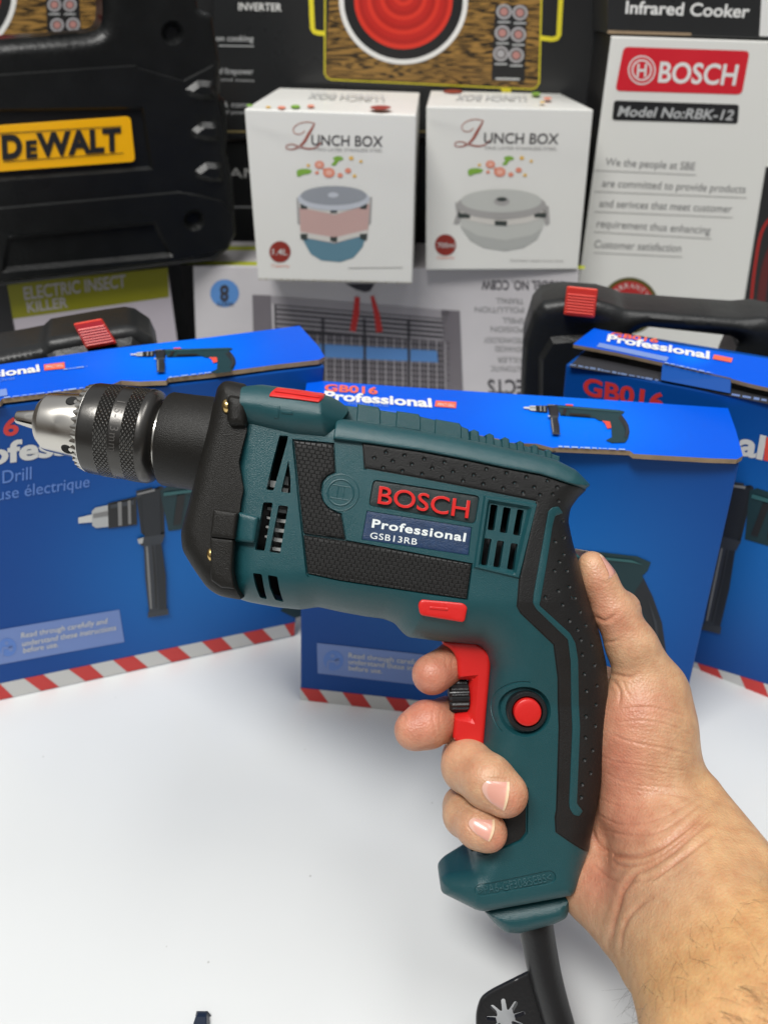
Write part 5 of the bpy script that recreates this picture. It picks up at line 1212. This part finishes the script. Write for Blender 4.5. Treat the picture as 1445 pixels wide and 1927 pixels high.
# creases pressed into the surface: places in survey points, width, depth
CREASES = [([(1149, 1380), (1175, 1392), (1215, 1402), (1262, 1411), (1307, 1422)], 1.1, .36), ([(1164, 1337), (1195, 1331), (1231, 1332), (1268, 1341), (1300, 1352)], 1.0, .30), ([(1120, 1418), (1158, 1434), (1215, 1442), (1300, 1452)], 0.9, .22),
           ([(1158, 1360), (1200, 1356), (1250, 1362), (1304, 1385)], 0.9, .25), ([(1130, 1450), (1180, 1474), (1240, 1480), (1318, 1486)], 0.9, .18), ([(1122, 1500), (1180, 1520), (1260, 1512), (1330, 1492)], .9, .16),
           ([(1112, 1555), (1122, 1584), (1144, 1604), (1172, 1612), (1202, 1611), (1238, 1598), (1269, 1577), (1300, 1553), (1330, 1524)], 1.9, 1.3),
           ([(1144, 1606), (1163, 1627), (1200, 1628), (1240, 1612), (1290, 1574), (1336, 1532)], 1.4, .8), ([(1173, 1673), (1196, 1645), (1226, 1630), (1268, 1602), (1308, 1568), (1348, 1540)], 1.6, 1.0),
           ([(1148, 1775), (1153, 1742), (1160, 1716), (1173, 1675), (1190, 1655)], 2.0, 1.2), ([(1168, 1790), (1172, 1750), (1190, 1716), (1222, 1690)], 1.4, .7), ([(1130, 1560), (1190, 1572), (1250, 1560), (1325, 1508)], 1.1, .45),
           ([(1120, 1530), (1170, 1552), (1240, 1540), (1322, 1496)], 1.0, .35), ([(1178, 1662), (1230, 1650), (1290, 1610), (1356, 1560)], 1.2, .5),
           ([(1113, 1158), (1126, 1164), (1140, 1168), (1163, 1152)], 1.4, .8), ([(1132, 1208), (1150, 1208), (1170, 1201)], 1.2, .55), ([(1124, 1093), (1140, 1097), (1154, 1095)], 1.0, .3), ([(1143, 1268), (1162, 1270), (1185, 1274), (1200, 1268)], 1.3, .7), ([(1202, 1139), (1212, 1137)], 1.0, .6),
           ([(1150, 1278), (1166, 1300), (1163, 1330)], 1.2, .6), ([(1170, 1272), (1176, 1296), (1190, 1318)], 1.0, .3), ([(1110, 1620), (1130, 1640), (1150, 1655), (1175, 1660)], 1.1, .4),
           ([(752, 1342), (760, 1346), (762, 1354), (756, 1362)], 1.0, .6), ([(838, 1424), (850, 1432), (856, 1446)], 1.0, .25), ([(862, 1515), (874, 1526), (886, 1534)], 1.0, .35), ([(868, 1512), (880, 1522), (892, 1530)], 0.9, .3),
           ([(914, 1466), (905, 1484), (910, 1500), (924, 1516)], 0.8, .35), ([(917, 1465), (938, 1465), (961, 1468)], 0.8, .35), ([(922, 1515), (936, 1524), (950, 1531)], 0.8, .35), ([(887, 1536), (880, 1553), (897, 1575)], 0.8, .32), ([(896, 1574), (908, 1582), (921, 1588)], .8, .3),
           ([(845, 1225), (838, 1240), (842, 1262)], .9, .22), ([(856, 1232), (850, 1250), (854, 1270)], .8, .18), ([(820, 1325), (814, 1345), (818, 1372), (826, 1400)], 1.0, .25), ([(832, 1330), (827, 1350), (830, 1380)], .8, .18), ([(772, 1290), (782, 1284), (790, 1290)], .8, .2),
           ([(856, 1450), (862, 1440), (874, 1430)], .8, .2), ([(850, 1462), (858, 1452), (868, 1444)], .8, .16), ([(846, 1540), (856, 1530), (864, 1524)], .8, .2),
           *[([(1130 + rng.uniform(0, 120), 1330 + k * 9 + rng.uniform(-6, 6)) for _ in (0,)] + [(1262 + rng.uniform(-30, 30), 1345 + k * 9 + rng.uniform(-14, 14)), (1300 + rng.uniform(-10, 15), 1352 + k * 9 + rng.uniform(-14, 10))], .7, .10) for k in range(20)],
           *[([(1190 + k * 9 + rng.uniform(-8, 8), 1680 - k * 6 + rng.uniform(-10, 10)), (1225 + k * 9 + rng.uniform(-8, 8), 1655 - k * 6 + rng.uniform(-8, 8)), (1262 + k * 8, 1622 - k * 6 + rng.uniform(-8, 8))], .8, .16) for k in range(9)],
           *[([(1106 + k * 1.5, 1085 + k * 6), (1120 + k * 1.5, 1090 + k * 6 + rng.uniform(-2, 2)), (1134 + k * 2, 1088 + k * 6)], .5, .06) for k in range(10)]]

# surface nets
ins = body < 0
V8 = [ins[i:nx - 1 + i, j:ny - 1 + j, k:nz - 1 + k] for i in (0, 1) for j in (0, 1) for k in (0, 1)]
cnt = sum(v.astype(np.int8) for v in V8); act = (cnt > 0) & (cnt < 8)
ci = np.argwhere(act); idx = -np.ones(act.shape, np.int32); idx[act] = np.arange(len(ci))
acc = np.zeros((len(ci), 3)); num = np.zeros(len(ci))
CO = [(i, j, k) for i in (0, 1) for j in (0, 1) for k in (0, 1)]
for a in range(8):
    for b in range(a + 1, 8):
        if sum(abs(p - q) for p, q in zip(CO[a], CO[b])) != 1: continue
        va = body[ci[:, 0] + CO[a][0], ci[:, 1] + CO[a][1], ci[:, 2] + CO[a][2]]; vb = body[ci[:, 0] + CO[b][0], ci[:, 1] + CO[b][1], ci[:, 2] + CO[b][2]]
        m = (va < 0) != (vb < 0); t = np.where(m, va / np.where(m, va - vb, 1), 0)
        p = np.array(CO[a]) + t[:, None] * (np.array(CO[b]) - np.array(CO[a])); acc[m] += p[m]; num[m] += 1
HV = (ci + acc / num[:, None]) * GS + lo
quads = []
for axis in range(3):
    sh = [nx, ny, nz]; A = [slice(None)] * 3; B = [slice(None)] * 3; A[axis] = slice(0, sh[axis] - 1); B[axis] = slice(1, sh[axis])
    fa_, fb_ = ins[tuple(A)], ins[tuple(B)]; e = np.argwhere(fa_ != fb_)
    o1, o2 = [(1, 2), (2, 0), (0, 1)][axis]
    ok = (e[:, o1] > 0) & (e[:, o2] > 0) & (e[:, o1] < sh[o1] - 1) & (e[:, o2] < sh[o2] - 1); e = e[ok]
    def at(d1, d2):
        q = e.copy(); q[:, o1] -= d1; q[:, o2] -= d2; return idx[q[:, 0], q[:, 1], q[:, 2]]
    Q = np.stack([at(1, 1), at(0, 1), at(0, 0), at(1, 0)], 1); s = fa_[tuple(e.T)]; Q[~s] = Q[~s][:, ::-1]; quads.append(Q)
HF = np.concatenate(quads); HF = HF[(HF >= 0).all(1)]
# neighbour smoothing
E_ = np.concatenate([HF[:, [0, 1]], HF[:, [1, 2]], HF[:, [2, 3]], HF[:, [3, 0]]]); E_ = np.concatenate([E_, E_[:, ::-1]])
deg = np.bincount(E_[:, 0], minlength=len(HV)).astype(float)[:, None]
for it in range(3):
    sm = np.stack([np.bincount(E_[:, 0], weights=HV[E_[:, 1], c], minlength=len(HV)) for c in range(3)], 1) / np.maximum(deg, 1); HV = HV + (0.6 if it % 2 == 0 else 0.3) * (sm - HV)
def vnormals(V, Fq):
    n = np.cross(V[Fq[:, 2]] - V[Fq[:, 0]], V[Fq[:, 3]] - V[Fq[:, 1]]); N = np.stack([sum(np.bincount(Fq[:, i], weights=n[:, c], minlength=len(V)) for i in range(4)) for c in range(3)], 1)
    return N / np.maximum(np.linalg.norm(N, axis=1), 1e-9)[:, None]
# finer mesh where the camera looks: split every quad once
ek = np.sort(np.concatenate([HF[:, [0, 1]], HF[:, [1, 2]], HF[:, [2, 3]], HF[:, [3, 0]]]), 1); key = ek[:, 0].astype(np.int64) * len(HV) + ek[:, 1]
uq, inv = np.unique(key, return_inverse=True); em = (HV[uq // len(HV)] + HV[uq % len(HV)]) / 2
n0, n1, nf = len(HV), len(uq), len(HF); fc = HV[HF].mean(1); ei = inv.reshape(4, nf).T + n0; fi = np.arange(nf) + n0 + n1
HV = np.concatenate([HV, em, fc]); HF = np.concatenate([np.stack([HF[:, i], ei[:, i], fi, ei[:, i - 1]], 1) for i in range(4)])
E_ = np.concatenate([HF[:, [0, 1]], HF[:, [1, 2]], HF[:, [2, 3]], HF[:, [3, 0]]]); E_ = np.concatenate([E_, E_[:, ::-1]]); deg = np.bincount(E_[:, 0], minlength=len(HV)).astype(float)[:, None]
for it in range(2):
    sm = np.stack([np.bincount(E_[:, 0], weights=HV[E_[:, 1], c], minlength=len(HV)) for c in range(3)], 1) / np.maximum(deg, 1); HV = HV + 0.5 * (sm - HV)
HN = vnormals(HV, HF)
s_ = FPX / (DD - HV[:, 2]); PXY = np.column_stack([HV[:, 0] * s_ + CX, -HV[:, 1] * s_ + CY])
front = HN[:, 2] > -0.1
press = np.zeros(len(HV)); pinkc = np.zeros(len(HV))
def line_dist(P, pts):
    best = np.full(len(P), 1e9)
    for a, b in zip(pts[:-1], pts[1:]):
        ab = b - a; t = np.clip(((P - a) @ ab) / (ab @ ab + 1e-9), 0, 1); d = P - a - t[:, None] * ab; best = np.minimum(best, (d * d).sum(1))
    return np.sqrt(best)
for pts, w, dpt in CREASES:
    c = spline(np.array(pts, float), 5, False); mn, mx = c.min(0) - 30, c.max(0) + 30
    sel = np.where(front & (PXY[:, 0] > mn[0]) & (PXY[:, 0] < mx[0]) & (PXY[:, 1] > mn[1]) & (PXY[:, 1] < mx[1]))[0]
    d = line_dist(PXY[sel], c) / s_[sel]
    L = np.minimum(np.hypot(*(PXY[sel] - c[0]).T), np.hypot(*(PXY[sel] - c[-1]).T)) / s_[sel]; fade = np.clip(L / 4.0, 0.15, 1)
    g = np.exp(-(d / (w * .55)) ** 2) * fade; dpt *= .72; press[sel] += -dpt * g + dpt * .35 * np.exp(-((d - w * 1.5) / (w * .9)) ** 2) * fade; pinkc[sel] += g * min(1, dpt * 1.1)
HV = HV + HN * press[:, None]
# skin colour by place: rosy palm and finger pads, tan forearm
def blob(x, y, rx, ry): return np.exp(-(((PXY[:, 0] - x) / rx) ** 2 + ((PXY[:, 1] - y) / ry) ** 2))
rosy = 0.9 * blob(1160, 1440, 70, 110) + .8 * blob(1125, 1660, 60, 60) + .55 * blob(1125, 1110, 30, 60) + .55 * blob(1160, 1170, 40, 40) + .45 * blob(1200, 1330, 90, 40) + .95 * blob(790, 1360, 75, 70) + .95 * blob(820, 1265, 75, 60) + .75 * blob(965, 1510, 30, 40) + .75 * blob(940, 1585, 25, 30) + .35 * blob(880, 1560, 40, 40) + .3 * blob(890, 1450, 40, 30) + .5 * blob(1180, 1560, 80, 50)
rosy = np.clip(rosy, 0, 1); tan = np.clip((PXY[:, 0] * .62 + PXY[:, 1] * .78 - 2080) / 130, 0, 1) * np.clip((PXY[:, 1] - 1480) / 60, 0, 1)
tan = np.maximum(tan, 0.55 * np.clip((PXY[:, 0] - (1235 + .12 * (PXY[:, 1] - 1180))) / 60, 0, 1) * (PXY[:, 1] > 1080))
base = np.array([0.545, 0.345, 0.205]); rose = np.array([0.53, 0.225, 0.150]); tanc = np.array([0.60, 0.365, 0.165]); crease = np.array([0.42, 0.15, 0.085])
colr = base + (rose - base) * rosy[:, None]; colr = colr + (tanc - colr) * tan[:, None]; colr = colr + (crease - colr) * np.clip(pinkc, 0, .8)[:, None] * .55

def skin():
    m = bpy.data.materials.new('skin'); m.use_nodes = True; nt = m.node_tree; b = nt.nodes['Principled BSDF']; N_ = nt.nodes.new; Lk = nt.links.new
    at = N_('ShaderNodeAttribute'); at.attribute_name = 'skin_colour'; tc = N_('ShaderNodeTexCoord')
    n1 = N_('ShaderNodeTexNoise'); n1.inputs['Scale'].default_value = 140; n1.inputs['Detail'].default_value = 5; Lk(tc.outputs['Object'], n1.inputs['Vector'])
    mx = N_('ShaderNodeMix'); mx.data_type = 'RGBA'; mx.blend_type = 'MULTIPLY'; mx.inputs[0].default_value = 1
    cr = N_('ShaderNodeValToRGB'); cr.color_ramp.elements[0].position = .3; cr.color_ramp.elements[0].color = (.88, .80, .77, 1); cr.color_ramp.elements[1].position = .7; cr.color_ramp.elements[1].color = (1.06, 1.06, 1.05, 1)
    Lk(n1.outputs['Fac'], cr.inputs[0]); Lk(at.outputs['Color'], mx.inputs[6]); Lk(cr.outputs[0], mx.inputs[7]); Lk(mx.outputs[2], b.inputs['Base Color'])
    n3 = N_('ShaderNodeTexNoise'); n3.inputs['Scale'].default_value = 420; n3.inputs['Detail'].default_value = 4; Lk(tc.outputs['Object'], n3.inputs['Vector'])
    c3 = N_('ShaderNodeValToRGB'); c3.color_ramp.elements[0].position = .42; c3.color_ramp.elements[0].color = (1, 1, 1, 1); c3.color_ramp.elements[1].position = .72; c3.color_ramp.elements[1].color = (1.0, .80, .76, 1); Lk(n3.outputs['Fac'], c3.inputs[0])
    m3 = N_('ShaderNodeMix'); m3.data_type = 'RGBA'; m3.blend_type = 'MULTIPLY'; m3.inputs[0].default_value = .5; Lk(mx.outputs[2], m3.inputs[6]); Lk(c3.outputs[0], m3.inputs[7]); Lk(m3.outputs[2], b.inputs['Base Color'])
    b.inputs['Roughness'].default_value = 0.40; b.inputs['Specular IOR Level'].default_value = 0.42
    b.inputs['Subsurface Weight'].default_value = 0.22; b.inputs['Subsurface Radius'].default_value = (1.0, 0.35, 0.2); b.inputs['Subsurface Scale'].default_value = 0.0035
    v = N_('ShaderNodeTexVoronoi'); v.inputs['Scale'].default_value = 900; Lk(tc.outputs['Object'], v.inputs['Vector'])
    mp = N_('ShaderNodeMapping'); mp.inputs['Scale'].default_value = (150, 420, 150); mp.inputs['Rotation'].default_value = (0, 0, .35); Lk(tc.outputs['Object'], mp.inputs['Vector'])
    n2 = N_('ShaderNodeTexNoise'); n2.inputs['Scale'].default_value = 1.6; n2.inputs['Detail'].default_value = 6; n2.inputs['Roughness'].default_value = .65; Lk(mp.outputs[0], n2.inputs['Vector'])
    b1 = N_('ShaderNodeBump'); b1.inputs['Strength'].default_value = .38; b1.inputs['Distance'].default_value = .0005; Lk(v.outputs['Distance'], b1.inputs['Height'])
    b2 = N_('ShaderNodeBump'); b2.inputs['Strength'].default_value = .26; b2.inputs['Distance'].default_value = .0007; Lk(n2.outputs['Fac'], b2.inputs['Height']); Lk(b1.outputs['Normal'], b2.inputs['Normal']); Lk(b2.outputs['Normal'], b.inputs['Normal'])
    return m
SKIN = skin()
def nailm():
    m = mat('nail', (0.62, 0.30, 0.23), 0.28, coat=0.25); b = m.node_tree.nodes['Principled BSDF']
    at = m.node_tree.nodes.new('ShaderNodeAttribute'); at.attribute_name = 'skin_colour'; m.node_tree.links.new(at.outputs['Color'], b.inputs['Base Color']); b.inputs['Subsurface Weight'].default_value = .1; b.inputs['Subsurface Scale'].default_value = .002; return m
NAIL = nailm()

def top_z(x, y, zmin=-20):
    """height of the hand over (x, y), seen from the camera side"""
    out = []
    for a, b in zip(np.atleast_1d(x), np.atleast_1d(y)):
        fx, fy = (a - lo[0]) / GS, (b - lo[1]) / GS; i, j = int(fx), int(fy); u, v = fx - i, fy - j
        c = body[i, j] * (1 - u) * (1 - v) + body[i + 1, j] * u * (1 - v) + body[i, j + 1] * (1 - u) * v + body[i + 1, j + 1] * u * v
        k = np.where(c < 0)[0]; k = k.max() if len(k) else 0
        out.append(gz[k] + (c[k] / (c[k] - c[k + 1]) * GS if k + 1 < nz and c[k] < 0 else 0))
    return np.array(out)
def hand_S(px, py):
    z = 30.0
    for _ in range(6):
        q = Lz(px, py, z); z = float(top_z(q[0], q[1])[0])
    return np.array([q[0], q[1], z])
NV, NF, NC = [], [], []
def nail(cut, free, cl, cr_, lift=0.35):
    """nail plate: cuticle arc and free edge given as survey points (left corner, middle, right corner)"""
    A = np.array([hand_S(*p) for p in cut]); B = np.array([hand_S(*p) for p in free]); n, m_ = 14, 12; b0 = len(NV)
    q = lambda P, t: (1 - t) * (1 - 2 * t) * P[0] + 4 * t * (1 - t) * P[1] + t * (2 * t - 1) * P[2]
    for i in range(n + 1):
        for j in range(m_ + 1):
            s, t = i / n, j / m_; p = q(A, t) * (1 - s) + q(B, t) * s
            z = top_z(p[0], p[1])[0]; side = 1 - (2 * t - 1) ** 2
            NV.append((p[0], p[1], z + lift * min(1, .25 + side * 3.0) * (0.55 + 0.45 * min(1, s * 5)) + 0.25 * s * side - .02))
            lun = np.clip((0.16 + 0.06 * side - s) / .08, 0, 1); fr = np.clip((s - .86) / .05, 0, 1)
            c = np.array([.64, .315, .245]); c = c + (np.array([.68, .43, .35]) - c) * lun * .7; c = c + (np.array([.74, .55, .36]) - c) * fr; NC.append(c)
    for i in range(n):
        for j in range(m_):
            k = b0 + i * (m_ + 1) + j; f_ = (k, k + 1, k + m_ + 2, k + m_ + 1)
            a, b, c = (np.array(NV[x]) for x in f_[:3]); NF.append(f_ if np.cross(b - a, c - a)[2] > 0 else f_[::-1])
nail([(917, 1469), (907, 1486), (925, 1512)], [(958, 1471), (956, 1500), (948, 1526)], 0, 0)
nail([(890, 1539), (882, 1552), (899, 1572)], [(930, 1542), (929, 1563), (920, 1584)], 0, 0)
nail([(1140, 1092), (1146, 1088), (1151, 1086)], [(1125, 1041), (1131, 1043), (1136, 1050)], 0, 0, 0.25)

tv_ = np.concatenate([HV, np.array(NV)]); tf_ = [tuple(f_) for f_ in HF] + [tuple(x + len(HV) for x in f_) for f_ in NF]
person = link_mesh('person', tv_ / 1000, tf_, [SKIN, NAIL], None, [0] * len(HF) + [1] * len(NF), smooth=True)
person.matrix_world = DM
tag(person, 'bare right hand and hairy forearm gripping the drill handle, two fingers at the trigger', 'person')
ca = person.data.color_attributes.new('skin_colour', 'FLOAT_COLOR', 'POINT')
ca.data.foreach_set('color', np.column_stack([np.concatenate([colr, np.array(NC)]), np.ones(len(tv_))]).astype(np.float32).ravel())

# arm hair
HVn, HFn = [], []
def hair(p, n, d, L):
    g = n * 0.55 + d * 0.9; g /= np.linalg.norm(g); pts = [p - n * .3]; cur = g.copy()
    side = np.cross(n, d) * rng.uniform(-.25, .25)
    for i in range(5): pts.append(pts[-1] + cur * L / 5); cur = cur + (d - n * .25 + side) * .22; cur /= np.linalg.norm(cur)
    v, f_ = tubeverts(pts, [.042, .042, .04, .034, .026, .014], 4, False); b = len(HVn); HVn.extend(v); HFn.extend(tuple(x + b for x in q) for q in f_)
HN2 = HN
arm = (PXY[:, 0] * .62 + PXY[:, 1] * .78 > 2175) & (PXY[:, 0] < 1500) & (PXY[:, 1] < 1980)
edge = np.where(arm & (abs(HN2[:, 2]) < .35))[0]; facing = np.where(arm & (HN2[:, 2] > .3) & (PXY[:, 0] + 0.4 * PXY[:, 1] > 2060))[0]
ad = HP(1440, 1960, 110) - HP(1265, 1670, 38); ad /= np.linalg.norm(ad)
for k in rng.choice(edge, 200): hair(HV[k], HN2[k], ad * rng.uniform(-.2, 1) + np.array([rng.uniform(-.5, .5), rng.uniform(-.4, .4), 0]), rng.uniform(5, 12))
for k in rng.choice(facing, 230): hair(HV[k], HN2[k], ad * .5 + np.array([rng.uniform(.1, .9), rng.uniform(-.7, .2), 0]), rng.uniform(5, 12))
hr = link_mesh('arm_hair', np.array(HVn) / 1000, HFn, mat('arm_hair', (0.02, 0.013, 0.01), 0.5), person); hr['kind'] = 'stuff'
# ------------------------------------------------------------------ light: ceiling panels of the shop and soft room light
def area(name, loc, size, power, col=(1, 1, 1), target=(0, 0.4, 0.1)):
    l = bpy.data.lights.new(name, 'AREA'); l.shape = 'RECTANGLE'; l.size, l.size_y = size; l.energy = power; l.color = col
    o = bpy.data.objects.new(name, l); COL.objects.link(o); o.location = loc
    d = Vector(target) - Vector(loc); o.rotation_euler = d.to_track_quat('-Z', 'Y').to_euler(); return o
area('ceiling_panel', (-0.50, -0.30, 2.1), (1.0, 0.4), 44, (1.0, 0.985, 0.95))
area('ceiling_panel', (0.55, 0.35, 2.3), (1.2, 0.5), 17, (1.0, 0.985, 0.96))
w = bpy.data.worlds.new('World'); scene.world = w; w.use_nodes = True
nt = w.node_tree; bg = nt.nodes['Background']; bg.inputs['Strength'].default_value = 0.43
tc = nt.nodes.new('ShaderNodeTexCoord'); sp = nt.nodes.new('ShaderNodeSeparateXYZ'); nt.links.new(tc.outputs['Generated'], sp.inputs[0])
mr = nt.nodes.new('ShaderNodeMapRange'); mr.inputs[1].default_value = -1; mr.inputs[2].default_value = 1; nt.links.new(sp.outputs['Z'], mr.inputs[0])
cr = nt.nodes.new('ShaderNodeValToRGB'); e = cr.color_ramp.elements; e[0].position = .42; e[0].color = (.34, .33, .32, 1); e[1].position = .80; e[1].color = (.95, .97, 1.0, 1)
k = e.new(.50); k.color = (.17, .14, .115, 1); k = e.new(.60); k.color = (.30, .27, .24, 1)
nt.links.new(mr.outputs[0], cr.inputs[0]); nt.links.new(cr.outputs[0], bg.inputs['Color'])
scene.render.engine = 'CYCLES'
scene.cycles.use_denoising = True
try: scene.cycles.denoiser = 'OPENIMAGEDENOISE'
except Exception: pass
scene.cycles.max_bounces = 6; scene.cycles.diffuse_bounces = 3; scene.cycles.glossy_bounces = 4
vs = scene.view_settings; vs.view_transform = 'Standard'; vs.look = 'None'; vs.exposure = 0; vs.gamma = 1; vs.use_curve_mapping = False
